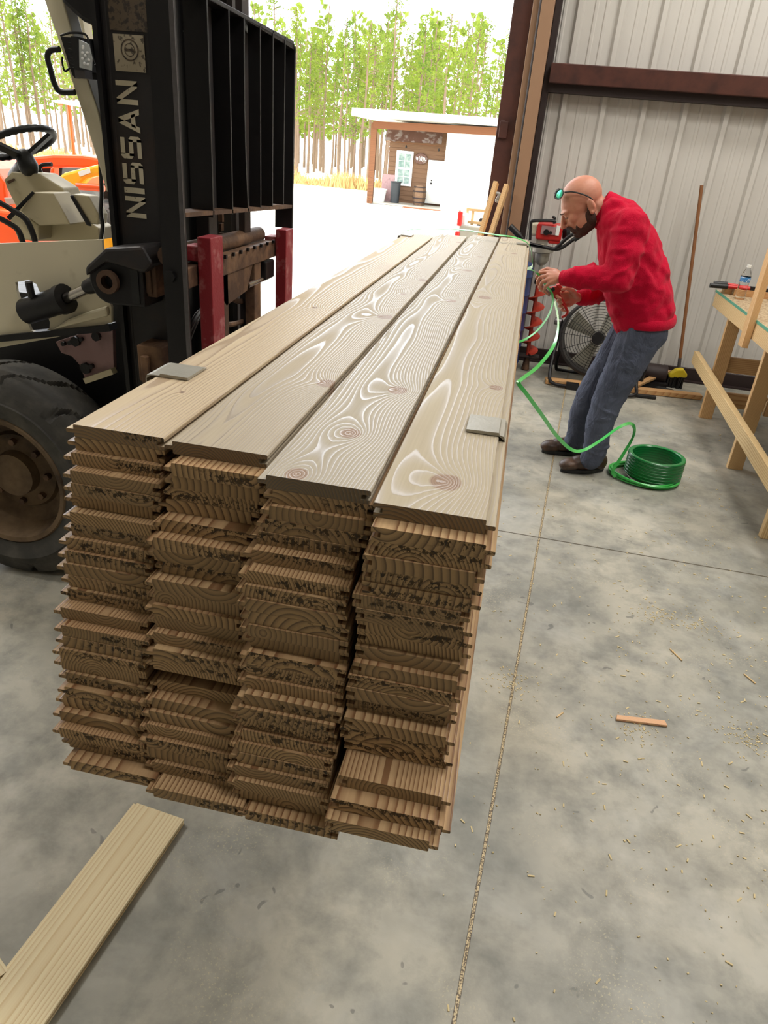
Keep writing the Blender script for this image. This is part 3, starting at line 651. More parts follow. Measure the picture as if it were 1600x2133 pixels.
MB().box(PY(165, 163, 2.2)-Vector((.0, .02, .0)), PY(184, 148, 2.2)+Vector((0, .02, 0))).build('lamp_mount', M['edge'], lb)
m = MB(); m.tube(cr([PY(x, y, 2.2) for x, y in ((126, 74), (150, 68), (178, 72), (186, 92), (192, 118), (198, 134))], 5), .003, 6); m.tube(cr([PY(x, y, 2.22) for x, y in ((130, 118), (130, 132), (135, 148), (145, 142))], 5), .003, 6); m.build('lamp_cable', M['darkrubber'], lb)
# cable hanging by the mast
m = MB(); m.tube(cr([PY(x, y, 2.3) for x, y in ((208, 320), (212, 400), (210, 440), (214, 470), (211, 500), (216, 530))]), .007, 8); m.build('hydraulic_hose', M['darkrubber'], fl)
# console: dash cowl, side boxes, levers
def poly(pts, y0, y1, name, mt, parent=fl, bev=.004):
    return MB().prism([(PY(x, y, y0).x, y0, PY(x, y, y0).z) for x, y in pts], (0, y0, 0), (0, y1, 0)).build(name, mt, parent, bevel=bev)
dc = poly([(8, 374), (24, 358), (82, 362), (130, 392), (150, 440), (205, 475), (208, 500), (140, 502), (60, 502), (38, 440), (14, 392)], 2.50, 2.60, 'dash_cowl', M['beige2'])
poly([(70, 400), (110, 402), (146, 468), (82, 470), (42, 440)], 2.40, 2.50, 'side_box', M['beige2'])
poly([(40, 440), (82, 470), (80, 500), (38, 500), (20, 456)], 2.42, 2.5, 'side_box', M['beige2'])
poly([(12, 452), (66, 398), (72, 402), (20, 460)], 2.395, 2.40, 'box_edge', M['black'])
poly([(150, 404), (184, 408), (206, 448), (204, 468), (182, 466), (150, 416)], 2.40, 2.46, 'side_box', M['beige2'])
poly([(144, 408), (150, 406), (184, 462), (190, 472), (180, 470)], 2.39, 2.40, 'box_edge', M['black'])
poly([(14, 378), (28, 372), (31, 375), (17, 383)], 2.495, 2.50, 'small_plate', M['rust'], dc, 0)
m = MB(); m.tube(cr([PY(x, y, 2.36) for x, y in ((-8, 418), (20, 434), (52, 455), (66, 480), (74, 505))], 5), .010, 8); m.build('lever', M['black'], fl)
m = MB(); m.tube(cr([PY(x, y, 2.34) for x, y in ((-10, 450), (20, 466), (38, 480), (48, 505))], 5), .010, 8); m.build('lever', M['black'], fl)
m = MB(); m.tube(cr([PY(x, y, 2.6) for x, y in ((94, 372), (83, 354), (88, 344), (108, 342))], 5), .007, 8); m.build('lever', M['black'], fl)
# steering wheel: ring through measured ellipse, tilted towards the seat
cw = PY(38, 298, 2.52); u1 = Vector((.60, .42, .18)).normalized(); axw = Vector((-.42, .10, .90)).normalized()
u1 = (Vector((1, .1, 0))-Vector((1, .1, 0)).dot(axw)*axw).normalized(); u2 = axw.cross(u1); Rw = .125
m = MB(); ringp = [cw+u1*Rw*math.cos(a)+u2*Rw*math.sin(a) for a in [2*math.pi*i/64 for i in range(64)]]
m.tube(ringp, [.0115+(.0012 if i % 2 else -.0008) for i in range(64)], 10, closed=True)
swm = m.build('steering_wheel', M['darkrubber'], fl)
hub = cw-axw*.05
m = MB()
for a in (.3, 2.3, 4.4): m.bar(hub, cw+u1*Rw*math.cos(a)+u2*Rw*math.sin(a), .03, .012, up=tuple(axw))
m.build('spoke', M['darkrubber'], swm)
MB().cap(hub, .030, hub-axw*.03, .034).build('hub', M['darkrubber'], swm)
cb = PY(40, 372, 2.62); MB().cap(hub-axw*.02, .028, cb, .040).build('steering_column', M['black'], fl)
# ---------------------------------------------------------------- orange tractor parked outside
TY = 7.6
tr = thing('tractor', 'orange tractor with a yellow loader arm parked outside behind the forklift', 'tractor', (-5.0, TY+.6, 0))
def tp(pts, y0, y1, name, mt, parent=tr, bev=.03): return MB().prism([(PY(x, y, y0).x, y0, PY(x, y, y0).z) for x, y in pts], (0, y0, 0), (0, y1, 0)).build(name, mt, parent, bevel=bev)
tp([(48, 340), (60, 326), (110, 322), (170, 323), (212, 330), (214, 352), (130, 350), (60, 352)], TY+.1, TY+.9, 'hood', M['orange'])
tp([(50, 350), (130, 350), (128, 372), (80, 380), (52, 376)], TY+.2, TY+.8, 'grille', M['darkrubber'], bev=0)
tp([(50, 352), (60, 352), (58, 376), (48, 374)], TY, TY+.1, 'hood_latch', M['orange'])
tp([(116, 372), (132, 360), (212, 340), (216, 362), (180, 372), (160, 392), (142, 410), (132, 404), (128, 384)], TY-.15, TY-.02, 'loader_arm', M['yellow'])
tp([(162, 358), (186, 350), (188, 360), (166, 368)], TY-.16, TY-.152, 'arm_decal', M['white'], bev=0)
tp([(105, 350), (112, 349), (112, 375), (102, 378)], TY-.1, TY, 'loader_bracket', M['orange'], bev=.01)
m = MB(); m.tube([PY(160, 388, TY-.2), PY(216, 392, TY-.2)], .035, 12); m.build('loader_cylinder', M['orange'], tr)
tp([(-60, 320), (-10, 352), (10, 380), (14, 420), (30, 440), (60, 470), (70, 520), (-60, 520)], TY-.1, TY+.5, 'fender', M['orange'])
tp([(-80, 425), (20, 440), (60, 520), (-80, 520)], TY-.3, TY-.12, 'step_guard', M['orange'])
tp([(8, 412), (30, 412), (36, 424), (14, 428)], TY-.14, TY-.10, 'valve_block', M['protector'], bev=.004)
for cx_, r, w in ((-4.75, .42, .25), (-6.9, .72, .4)):
    m = MB(); m.lathe([(r*.5, 0), (r*.72, -.03), (r*.92, -.01), (r, .05), (r, w-.05), (r*.92, w), (r*.5, w-.02)], (cx_, TY+.1, r), (0, 1, 0), 40)
    for k in range(18):
        a = 2*math.pi*k/18; c = Vector((cx_+(r+.0)*math.cos(a), TY+.1+w/2, r+(r)*math.sin(a))); m.bar(c-Vector((0, w*.45, 0)), c+Vector((0, w*.45, 0)), .04, .05, up=(math.cos(a), .0, math.sin(a)))
    w_ = m.build('tractor_tyre', M['rubber'], tr); MB().lathe([(r*.55, .06), (r*.5, .02), (r*.3, .08), (.0001, .06)], (cx_, TY+.1, r), (0, 1, 0), 32).build('tractor_rim', M['yellow'], w_)
tp([(-160, 300), (-60, 300), (-50, 480), (-160, 480)], TY+.3, TY+.9, 'seat_platform', M['darkrubber'])
tp([(212, 380), (240, 380), (240, 430), (210, 430)], TY+.3, TY+.6, 'front_axle', M['black'])
# canopy of a second machine behind: pale roof with orange underside
cy = 12.0; cp = thing('utility_tractor', 'pale-roofed orange machine far behind the forklift, mostly hidden by the mast', 'tractor', (PY(150, 215, cy).x, cy+.8, GZ(cy)))
def cpv(pts, y0, y1, name, mt, bev=.01): return MB().prism([(PY(x, y, y0).x, y0, PY(x, y, y0).z) for x, y in pts], (0, y0, 0), (0, y1, 0)).build(name, mt, cp, bevel=bev)
cpv([(105, 209), (125, 208), (165, 210), (230, 216), (230, 224), (160, 222), (120, 215)], cy, cy+1.3, 'canopy', M['white'])
cpv([(119, 215), (131, 216), (131, 220), (120, 219)], cy-.02, cy+.0, 'marker_lamp', M['orange'])
z_ = GZ(cy)
for x in (PY(128, 218, cy).x, PY(225, 218, cy).x): MB().tube([(x, cy+.2, z_+.5), (x, cy+.2, PY(150, 218, cy).z)], .03, 8).build('canopy_post', M['orange'], cp)
bx = PY(128, 218, cy).x; MB().box((bx+.2, cy+.1, z_+.35), (bx+1.6, cy+1.1, z_+1.0)).build('hood', M['orange'], cp, bevel=.05)
for x in (bx+.3, bx+1.4): MB().lathe([(.2, -.02), (.36, 0), (.38, .05), (.38, .2), (.36, .25), (.2, .25)], (x, cy-.05, z_+.38), (0, 1, 0), 28).build('tractor_tyre', M['rubber'], cp)

# ---------------------------------------------------------------- cabin with lean-to roof
HY = 34.5
M['siding'] = wood('weathered_siding', (132, 104, 78), (88, 64, 46), spacing=.03, marks=False, rough=.8, gloss=0, axis='X', warp=.03)
M['beam'] = wood('porch_beam', (120, 78, 46), (84, 50, 28), spacing=.03, marks=False, rough=.8, gloss=0, axis='X', warp=.03)
M['cedar'] = plain('orange_cedar', (134, 76, 34), .7, 0, .1, 2)
M['tin'] = plain('rusty_tin', (92, 62, 50), .6, .1, .2, 3, c2=(134, 122, 116), lo=.5, hi=.6)
M['housewhite'] = plain('white_siding', (244, 242, 234), .6, 0, .02, 1)
M['curtain'] = plain('pale_curtain', (110, 136, 130), .8, 0, .1, 4, c2=(160, 176, 168), lo=.4, hi=.6)
hs = thing('cabin', 'small cabin in the yard, half timber porch front and half white wall', 'building', (PY(900, 430, HY).x, HY+2, -.83))
def H(x, y, Y=HY): return PY(x, y, Y)
def hb(x0, y0, x1, y1, Ya, Yb, name, mt, parent=hs, bev=0):
    """box whose camera-facing side spans the two photo corners at depth Ya"""
    a = H(x0, y0, Ya); b = H(x1, y1, Ya)
    return MB().box((min(a.x, b.x), Ya, min(a.z, b.z)), (max(a.x, b.x), Yb, max(a.z, b.z))).build(name, mt, parent, bevel=bev)
gz = -.83
xa = H(775, 300).x; xm = H(925, 350).x; xr = H(1100, 300).x; xwl = H(798, 300).x
ztop = H(800, 262, HY).z
# white half, flush with the porch beam
zb0 = H(925, 268).z
MB().box((xm, HY, gz), (xr+1.2, HY+6, zb0+.02)).build('white_wall', M['housewhite'], hs)
MB().box((xwl, HY+1.6, gz), (xm+.3, HY+6, zb0)).build('timber_wall', M['siding'], hs)
m = MB()
for k in range(15): z = gz+.18+k*.2; m.box((xwl-.005, HY+1.585, z), (xm+.1, HY+1.6, z+.17))
m.build('clapboard', M['siding'], hs)
a = H(775, 252); b = H(1042, 262)
MB().prism([(xa, HY-.05, a.z-.28), (xr+1.2, HY-.05, b.z-.38+.05), (xr+1.2, HY-.05, b.z+.0), (xa, HY-.05, a.z)], (0, 0, 0), (0, .12, 0)).build('porch_beam', M['beam'], hs)
zc = a.z
m = MB(); r0 = H(741, 226); r1 = H(1048, 240)
m.prism([(r0.x, HY-.7, r0.z), (xr+1.6, HY-.7, r1.z-.12), (xr+1.6, HY-.7, b.z+.0), (r0.x, HY-.7, H(741, 242).z)], (0, 0, 0), (0, 7.6, 0)); m.build('roof', M['white'], hs)
xp = H(777, 300).x; MB().box((xp-.13, HY, gz), (xp+.13, HY+.2, zb0)).build('porch_post', M['beam'], hs)
MB().box((xa, HY+.1, gz), (xm, HY+1.6, gz+.06)).build('porch_slab', M['protector'], hs)
Yt = HY+1.55; m = MB(); t0 = H(806, 266, HY+1.3); t1 = H(924, 272, HY+1.3); t2 = H(920, 300, HY+.8); t3 = H(802, 292, HY+.8)
n = 12; vs = []
for i in range(n+1):
    f = i/n; dz = .02*(i % 2); vs += [t0.lerp(t1, f)+Vector((0, 0, dz)), t3.lerp(t2, f)+Vector((0, 0, dz+R_.uniform(-.02, .02)))]
m.add(vs, [(2*i, 2*i+1, 2*i+3, 2*i+2) for i in range(n)]); vs2 = [v-Vector((0, 0, .015)) for v in vs]; m.add(vs2, [(2*i, 2*i+2, 2*i+3, 2*i+1) for i in range(n)])
m.build('tin_awning', M['tin'], hs, fix=False)
hb(803, 294, 922, 305, HY+1.0, HY+1.1, 'awning_fascia', M['cedar'])
hb(800, 258, 924, 268, HY+1.45, HY+1.58, 'gable_board', M['cedar'])
def hc2(xl, xr, ym, y0, y1, Ya, Yb, name, mt, parent): a = H(xl, ym, Ya); b = H(xr, ym, Ya); xm_ = (xl+xr)/2; return MB().box((a.x, Ya, H(xm_, y1, Ya).z), (b.x, Yb, H(xm_, y0, Ya).z)).build(name, mt, parent)
w = hc2(824, 859, 350, 314, 387, HY+1.5, HY+1.6, 'window', M['white'], hs)
hc2(829.5, 854, 350, 320, 349, HY+1.49, HY+1.51, 'pane', M['curtain'], w); hc2(829.5, 854, 350, 353, 382, HY+1.49, HY+1.51, 'pane', M['curtain'], w)
mm = MB()
for y in (335, 368): a = H(829.5, 350, HY+1.47); b = H(854, 350, HY+1.47); a.z = H(842, y, HY+1.47).z; mm.box((a.x, HY+1.47, a.z-.012), (b.x, HY+1.49, a.z+.012))
a = H(842, 350, HY+1.47); b = H(842, 384, HY+1.47); a.z = H(842, 320, HY+1.47).z; mm.box((a.x-.012, HY+1.47, b.z), (a.x+.012, HY+1.49, a.z)); mm.build('muntin', M['white'], w)
c = H(877, 331, HY+1.5); m = MB(); m.lathe([(.0001, -.02), (.30, -.02), (.31, 0)], c, (0, 1, 0), 36)
s = m.build('oval_sign', M['tin'], hs); 
for v in s.data.vertices: v.co.z = (v.co.z-(c.z-hs.location.z))*.72+(c.z-hs.location.z)
# raised squiggle letters on the oval sign
m = MB()
for k, (x, hgt) in enumerate(((-.20, .12), (-.15, .08), (-.08, .17), (-.01, .10), (.04, .17), (.11, .14), (.18, .10))):
    m.box((c.x+x-.016, HY+1.465, c.z-hgt*.6), (c.x+x+.016, HY+1.475, c.z+hgt*.6))
    if k % 2 == 0: m.box((c.x+x-.016, HY+1.465, c.z-hgt*.6), (c.x+x+.05, HY+1.475, c.z-hgt*.6+.03))
m.build('raised_characters', M['white'], s)
dr_ = hb(893, 333, 928, 427, HY+1.46, HY+1.6, 'house_door', M['white']); hb(897, 337, 926, 424, HY+1.44, HY+1.47, 'door_leaf', M['housewhite'], dr_)
kk = H(898, 382, HY+1.42); MB().ell(kk, .045).ell(kk+Vector((0, 0, .12)), .03).build('door_knob', M['black'], dr_)
for x, y in ((846, 306), (914, 313)):
    p = H(x, y, HY+1.2); MB().cap(p, .045, p+Vector((0, 0, .06)), .02).build('porch_lamp', M['darkrubber'], hs)
# things on the porch
def porch(px_, py_, name, label, cat, r, h, mt, Y=HY+.9):
    p = H(px_, py_, Y); p.z = gz+.06
    t_ = thing(name, label, cat, p[:]); return t_, p
t_, p = porch(872, 425, 'wooden_barrel', 'weathered wooden barrel standing by the cabin door', 'barrel', .3, .8, None)
m = MB(); m.lathe([(.0001, 0), (.24, 0), (.29, .2), (.31, .42), (.29, .64), (.24, .84), (.22, .84), (.0001, .80)], p, (0, 0, 1), 28); m.build('staves', M['siding'], t_)
for z, r in ((.1, .27), (.28, .305), (.56, .305), (.74, .27)): MB().lathe([(r, 0), (r+.008, .0), (r+.008, .05), (r, .05)], p+Vector((0, 0, z)), (0, 0, 1), 28).build('hoop', M['darkprimer'], t_)
t_, p = porch(822, 420, 'trash_bin', 'dark grey bin between the window and the white tub', 'bin', 0, 0, None)
m = MB(); m.lathe([(.0001, 0), (.2, 0), (.23, .85), (.25, .86), (.25, .9), (.0001, .92)], p, (0, 0, 1), 20); m.build('bin_body', M['led'] if 0 else plain('dark_bin', (40, 46, 50), .5), t_)
t_, p = porch(788, 418, 'plastic_tub', 'white tub of brown litter beside the porch post', 'tub', 0, 0, None)
m = MB(); m.lathe([(.0001, 0), (.28, 0), (.36, .5), (.39, .5), (.39, .54), (.34, .54), (.33, .48)], p, (0, 0, 1), 24); m.build('tub_body', M['white'], t_)
MB().lathe([(.34, .48), (.2, .52), (.0001, .55)], p, (0, 0, 1), 18).build('tub_contents', M['rust'], t_)
t_, p = porch(806, 416, 'grey_panel', 'grey panel leaning against the cabin wall behind the tub', 'panel', 0, 0, None, HY+1.35)
MB().box((p.x-.3, p.y, p.z), (p.x+.3, p.y+.03, p.z+1.15)).build('panel_sheet', M['pinkplate'], t_)
t_, p = porch(880, 433, 'door_mat', 'brown mat on the ground before the cabin door', 'mat', 0, 0, None, HY-.5); p.z = gz
MB().prism([(p.x-.9, p.y-.3, gz), (p.x+.7, p.y-.3, gz), (p.x+.8, p.y+.2, gz), (p.x-.8, p.y+.2, gz)], (0, 0, 0), (0, 0, .03)).build('mat_sheet', M['cedar'], t_)

# ---------------------------------------------------------------- pines and dry brush
M['needles'] = NT('pine_needles'); t = M['needles']
nz = t.noise(t.tex('Object'), .9, 3)
rr = t.n('ShaderNodeObjectInfo').outputs['Random']
lc = t.mix(t.ramp(nz.outputs[0], [(.35, 0.), (.65, 1.)]), lin((132, 150, 56)), lin((78, 106, 42))); lc = t.mix(t.math('MULTIPLY', rr, .5), lc, lin((138, 148, 60)))
t.out(lc, .7, 0, .2); t.b.inputs['Transmission Weight'].default_value = 0
tl = t.n('ShaderNodeBsdfTranslucent', {'Color': lc}); mx = t.n('ShaderNodeMixShader', {0: .45}); t.t.links.new(t.b.outputs[0], mx.inputs[1]); t.t.links.new(tl.outputs[0], mx.inputs[2])
t.t.links.new(mx.outputs[0], t.t.nodes['Material Output'].inputs[0]); M['needles'] = t.m
M['bark'] = plain('pine_bark', (136, 114, 94), .9, 0, .15, 2)
M['drygrass'] = plain('dry_grass', (190, 164, 108), .9, 0, .12, .6, c2=(168, 130, 80), lo=.45, hi=.7)
def pine(seed, H_=9., crown=.55, n=34):
    r = random.Random(seed); m = MB(); lean = r.uniform(-.3, .3)
    tr_ = [(lean*(z/H_)**2+.05*math.sin(z+seed), .04*math.cos(z*1.3), z) for z in [H_*i/9 for i in range(10)]]
    m.tube(tr_, [.095*(1-.8*i/9)+.012 for i in range(10)], 7)
    for i in range(16):
        z = H_*r.uniform(.35, .95); a = r.uniform(0, 6.28); L = (1.15-z/H_)*H_*.17+.2
        x0 = lean*(z/H_)**2; m.tube([(x0, 0, z), (x0+L*math.cos(a), L*math.sin(a), z+L*.35)], [.025, .006], 4, caps=False)
    leaf = MB()
    for i in range(n):
        z = H_*(1-crown+crown*(i+r.random())/n); rad = (1.05-((z/H_)-(1-crown))/crown)*H_*.13+.12; a = r.uniform(0, 6.28); q = rad*r.random()**.5
        c = Vector((lean*(z/H_)**2+q*math.cos(a), q*math.sin(a), z)); cr_ = r.uniform(.26, .5)
        for k in range(26):
            d = Vector((r.gauss(0, 1), r.gauss(0, 1), r.gauss(0, .8))).normalized(); p = c+d*cr_*r.random()**.4; s_ = r.uniform(.05, .12)
            e1 = Vector((r.gauss(0, 1), r.gauss(0, 1), r.gauss(0, 1))).normalized(); e2 = e1.cross(d)
            if e2.length < .1: continue
            e2.normalize(); leaf.add([p-e1*s_, p-e2*s_*.45, p+e1*s_, p+e2*s_*.45], [(0, 1, 2, 3)])
    return m, leaf
protos = []
for k in range(4):
    m, lf = pine(40+k, [9., 9.6, 8.6, 9.3][k], [.62, .55, .66, .5][k], [38, 32, 40, 30][k])
    t0 = bpy.data.objects.new('pine_tree', None); col.objects.link(t0)
    m.build('trunk', M['bark'], t0, fix=False); lf.build('crown', M['needles'], t0, fix=False); protos.append(t0)
used = set(); rt = random.Random(5)
def plant(px_, Y, s_, k, lab, grp):
    p = PY(px_, 300, Y); o = protos[k] if k not in used else copyobj(protos[k]); used.add(k)
    o.location = (p.x, Y, -.85); o.scale = (s_, s_, s_*rt.uniform(.92, 1.06)); o.rotation_euler = (0, 0, rt.uniform(0, 6.28)); tag(o, lab, 'tree', grp)
labs = {'L': ('slender pine at the yard edge, seen left of the forklift mast', 'pines left of the mast'),
        'M': ('slender pine between the forklift backrest and the cabin', 'pines between the backrest and the cabin'),
        'C': ('slender pine rising behind the cabin roof', 'pines behind the cabin')}
for i, x in enumerate(range(-60, 240, 15)): plant(x+rt.uniform(-6, 6), rt.uniform(46, 60), rt.uniform(.85, 1.1), i % 4, *labs['L'])
for i, x in enumerate(range(470, 770, 13)): plant(x+rt.uniform(-6, 6), rt.uniform(47, 64), rt.uniform(.80, 1.12), (i*3+1) % 4, *labs['M'])
for i, x in enumerate(list(range(776, 806, 6))+list(range(815, 1070, 17))): plant(x+rt.uniform(-6, 6), rt.uniform(48, 62), rt.uniform(.92, 1.14), (i*3+2) % 4, *labs['C'])
# deeper wood behind: one uncountable stand
m = MB(); lf = MB()
for i in range(170):
    x = rt.uniform(-75, 14); y = rt.uniform(66, 84); h = rt.uniform(8.5, 12.)
    m.tube([(x, y, -.8), (x+rt.uniform(-.4, .4), y, h)], [.12, .04], 5, caps=False)
    for k in range(90):
        z = h*rt.uniform(.12, 1.02)**.8; rr_ = 1.3*(1.15-z/h)+.3; p = Vector((x+rt.uniform(-rr_, rr_), y+rt.uniform(-rr_, rr_), z)); s_ = rt.uniform(.2, .42)
        e1 = Vector((rt.gauss(0, 1), rt.gauss(0, 1), rt.gauss(0, 1))).normalized(); e2 = e1.cross(Vector((.3, .8, .2))).normalized()
        lf.add([p-e1*s_, p-e2*s_*.6, p+e1*s_, p+e2*s_*.6], [(0, 1, 2, 3)])
o = lf.build('distant_woodland', M['needles'], fix=False, kind='stuff'); tag(o, 'hazy mass of pines deep behind the yard', 'woodland')
o2_ = m.build('distant_trunks', M['bark'], o, fix=False)
# dry brush along the wood edge
m = MB()
for i in range(9000):
    x = rt.uniform(-48, 6); y = 43.5+rt.random()**1.5*4; clump = noise.noise(Vector((x*.5, y*.4, 0)))
    h = (.35+.9*max(0, clump+.25))*rt.uniform(.5, 1.1); w = rt.uniform(.03, .06); a = rt.uniform(-.5, .5); c, s_ = math.cos(a)*w, math.sin(a)*w
    lx = rt.uniform(-.25, .25)
    m.add([(x-c, y-s_, -.84), (x+c, y+s_, -.84), (x+lx, y, -.84+h)], [(0, 1, 2)])
o = m.build('dry_brush', M['drygrass'], fix=False, kind='stuff'); tag(o, 'strip of tall dry yellow grass along the edge of the pines', 'grass')

# ---------------------------------------------------------------- pickup bed with scrap beyond the jamb
TX = 9.0
tk = thing('pickup_truck', 'red-lamped rear of a pickup loaded with scrap, by the door jamb', 'truck', (-.1, 9.8, 0))
a = PY(955, 440, TX); b = PY(970, 496, TX); 
MB().box((a.x+.03, TX, a.z-.33), (1.1, TX+.06, a.z-.02-.12)).build('tailgate', M['protector'], tk, bevel=.02)
MB().box((a.x+.03, TX+.06, a.z-.45), (a.x+.10, TX+2.2, a.z-.03)).build('bed_side', M['white'], tk, bevel=.02)
MB().box((1.03, TX+.06, a.z-.45), (1.1, TX+2.2, a.z-.03)).build('bed_side', M['white'], tk, bevel=.02)
MB().box((a.x+.1, TX+.06, a.z-.45), (1.03, TX+2.2, a.z-.40)).build('bed_floor', M['black'], tk)
MB().box((a.x, TX-.1, a.z-.56), (1.1, TX+.03, a.z-.43)).build('bumper', M['chrome'], tk, bevel=.02)
m = MB().box((a.x, TX-.02, a.z-.16), (a.x+.055, TX+.06, a.z-.0)).box((a.x-.01, TX-.02, a.z-.36), (a.x+.045, TX+.06, a.z-.22)); m.build('tail_lamp', M['red'], tk, bevel=.012)
MB().box((a.x-.02, TX, a.z), (a.x+.03, TX+.05, a.z+.03)).build('tail_cap', M['white'], tk, bevel=.01)
for x in (a.x+.25, .85): MB().lathe([(.2, 0), (.36, 0), (.38, .04), (.38, .2), (.36, .24), (.2, .24)], (x, TX+.35, .38), (0, 1, 0), 28).build('truck_tyre', M['darkrubber'], tk)
MB().box((a.x+.03, TX+2.3, .5), (1.1, TX+4.4, 1.05)).build('cab', M['white'], tk, bevel=.1)
ca_ = PY(972, 433, TX+.3); cb_ = PY(1020, 440, TX+.3)
pl = thing('wooden_crate_frame', 'pale wooden frame standing in the pickup bed among grey scrap', 'crate', (ca_.x+.2, TX+.3, a.z-.4)); zt_ = ca_.z
for x in (ca_.x, ca_.x+.07, cb_.x+.12): MB().box((x, TX+.3, a.z-.40), (x+.03, TX+.34, zt_)).build('upright_slat', M['lumberZ'], pl)
for z in (zt_-.03, zt_-.17): MB().box((ca_.x, TX+.29, z), (cb_.x+.15, TX+.31, z+.03)).build('cross_slat', M['lumberX'], pl)
pz_ = thing('scrap_sheet', 'grey bent sheet inside the pickup bed behind the pale frame', 'scrap', (ca_.x+.2, TX+.5, a.z-.4)); MB().prism([(ca_.x+.06, TX+.5, a.z-.4), (cb_.x+.1, TX+.5, a.z-.4), (cb_.x+.04, TX+.55, zt_-.1), (ca_.x+.16, TX+.55, zt_-.12)], (0, 0, 0), (0, .02, 0)).build('bent_sheet', M['mast'], pz_)
# two 2x4s leaning on the jamb
for (tx, ty, bx_, by_, lab) in ((1034, 380, 1000, 495, 'left of two pale studs leaning against the door jamb'), (1056, 386, 1020, 498, 'right of two pale studs leaning against the door jamb')):
    top = PY(tx, ty, 6.32); mid = PY(bx_, by_, 6.16); d = (mid-top); foot = top+d*((0-top.z)/d.z) if abs(d.z) > 1e-3 else mid
    o = MB().bar(foot+Vector((0, 0, .012)), top, .034, .06, up=(.25, 1, 0)).build('leaning_stud', M['lumberZ'], loc=None, bevel=.002); tag(o, lab, 'board', 'studs leaning on the jamb')
# latch on the jamb
lt = thing('door_latch', 'bent galvanised latch bracket on the brown door jamb', 'latch', PY(1046, 270, 6.4)[:])
m = MB(); m.tube(cr([PY(x, y, 6.56) for x, y in ((1043, 252), (1051, 254), (1054, 266), (1050, 284), (1044, 286))], 5), .012, 8); m.build('latch_bar', M['girt'], lt)
q = PY(1045, 270, 6.565); MB().box(q-Vector((.02, .02, .06)), q+Vector((.05, .02, .06))).build('latch_plate', M['girt'], lt, bevel=.005)
kn = thing('rope_knot', 'small pale cord knotted round the jamb between the leaning studs', 'cord', PY(1036, 412, 6.3)[:])
m = MB(); m.tube(cr([PY(x, y, 6.3) for x, y in ((1034, 402), (1041, 404), (1037, 412), (1034, 418), (1042, 420), (1038, 410))], 5), .011, 8); m.build('cord_loop', M['led'], kn)
# ---------------------------------------------------------------- along the back wall
# power auger standing against the wall
au = thing('power_auger', 'red-engined power auger with black handles standing against the wall', 'auger', (.17, 6.2, 0))
def A(x, y, Y=6.2): return PY(x, y, Y)
def ab(x0, y0, x1, y1, Ya, Yb, name, mt, parent=au, bev=.01):
    a = A(x0, y0, Ya); b = A(x1, y1, Ya); return MB().box((a.x, Ya, min(a.z, b.z)), (b.x, Yb, max(a.z, b.z))).build(name, mt, parent, bevel=bev)
en = ab(1120, 465, 1168, 504, 6.12, 6.36, 'engine_cover', M['red'], bev=.015)
ab(1129, 470, 1156, 490, 6.11, 6.125, 'front_grille', M['pinkplate'], en, .002); ab(1160, 470, 1164, 491, 6.108, 6.12, 'white_stripe', M['white'], en, .001)
MB().lathe([(.0001, 0), (.022, 0), (.022, .02)], A(1138, 484, 6.10), (0, 1, 0), 16).build('dark_knob', M['black'], en); MB().lathe([(.0001, 0), (.012, 0), (.012, .02)], A(1147, 485, 6.10), (0, 1, 0), 12).build('dark_knob', M['black'], en)
ab(1107, 463, 1121, 493, 6.14, 6.30, 'fuel_tank', plain('milky_tank', (216, 210, 186), .35), bev=.02)
ab(1143, 498, 1166, 510, 6.13, 6.34, 'lower_shroud', M['red'])
MB().lathe([(.0001, 0), (.05, 0), (.07, .03), (.05, .06), (.0001, .06)], A(1172, 483, 6.24), (1, 0, .1), 20).build('recoil_starter', M['darkrubber'], au)
ab(1117, 497, 1140, 513, 6.14, 6.3, 'mounting_frame', M['protector'], bev=.004); ab(1119, 508, 1133, 511, 6.13, 6.14, 'label_plate', M['beige'], bev=.001)
m = MB()
m.tube(cr([A(x, y, 6.1) for x, y in ((1104, 500), (1106, 466), (1114, 460), (1152, 460), (1155, 466))], 5), .012, 8); m.build('guard_tube', M['black'], au)
m = MB(); m.tube(cr([A(x, y, 6.15) for x, y in ((1152, 462), (1156, 455), (1151, 451))], 4), .01, 8); m.build('choke_lever', M['black'], au)
m = MB(); m.tube(cr([A(x, y, 6.06) for x, y in ((1100, 508), (1130, 514), (1156, 519), (1172, 515), (1196, 498), (1212, 490), (1205, 486), (1186, 492), (1164, 512), (1156, 519))], 6), .014, 10); m.build('handlebar', M['black'], au)
m = MB(); m.tube(cr([A(x, y, 6.06) for x, y in ((1130, 514), (1098, 506), (1086, 494), (1075, 480), (1062, 471))], 6), [.014]*25, 10); m.build('handlebar', M['black'], au)
m = MB(); m.tube([A(1062, 471, 6.06), A(1082, 491, 6.06)], .024, 10); m.build('hand_grip', M['darkrubber'], au)
m = MB(); m.tube([A(1196, 500, 6.06), A(1212, 489, 6.06)], .018, 10); m.build('hand_grip', M['darkrubber'], au)
g0 = A(1131, 519, 6.2); g1 = A(1128, 545, 6.2)
m = MB(); m.lathe([(.0001, .01), (.085, .01), (.085, -.02), (.06, -.03), (.055, -.09), (.03, -.12), (.0001, -.12)], g0, tuple((g0-g1).normalized()), 20); m.build('gearbox', M['protector'], au)
b0 = A(1126, 552, 6.18); b1 = Vector((.165, 6.18, .13)); m = MB(); m.tube([g1, b0+(b1-b0)*.18], .016, 12); m.build('output_shaft', M['protector'], au)
m = MB(); m.tube([b0+(b1-b0)*.12, b0+(b1-b0)*.2], .03, 12); m.build('coupling', M['black'], au)
s0 = b0+(b1-b0)*.18
m = MB(); m.tube([s0, b1-Vector((0, 0, .03))], .016, 12)
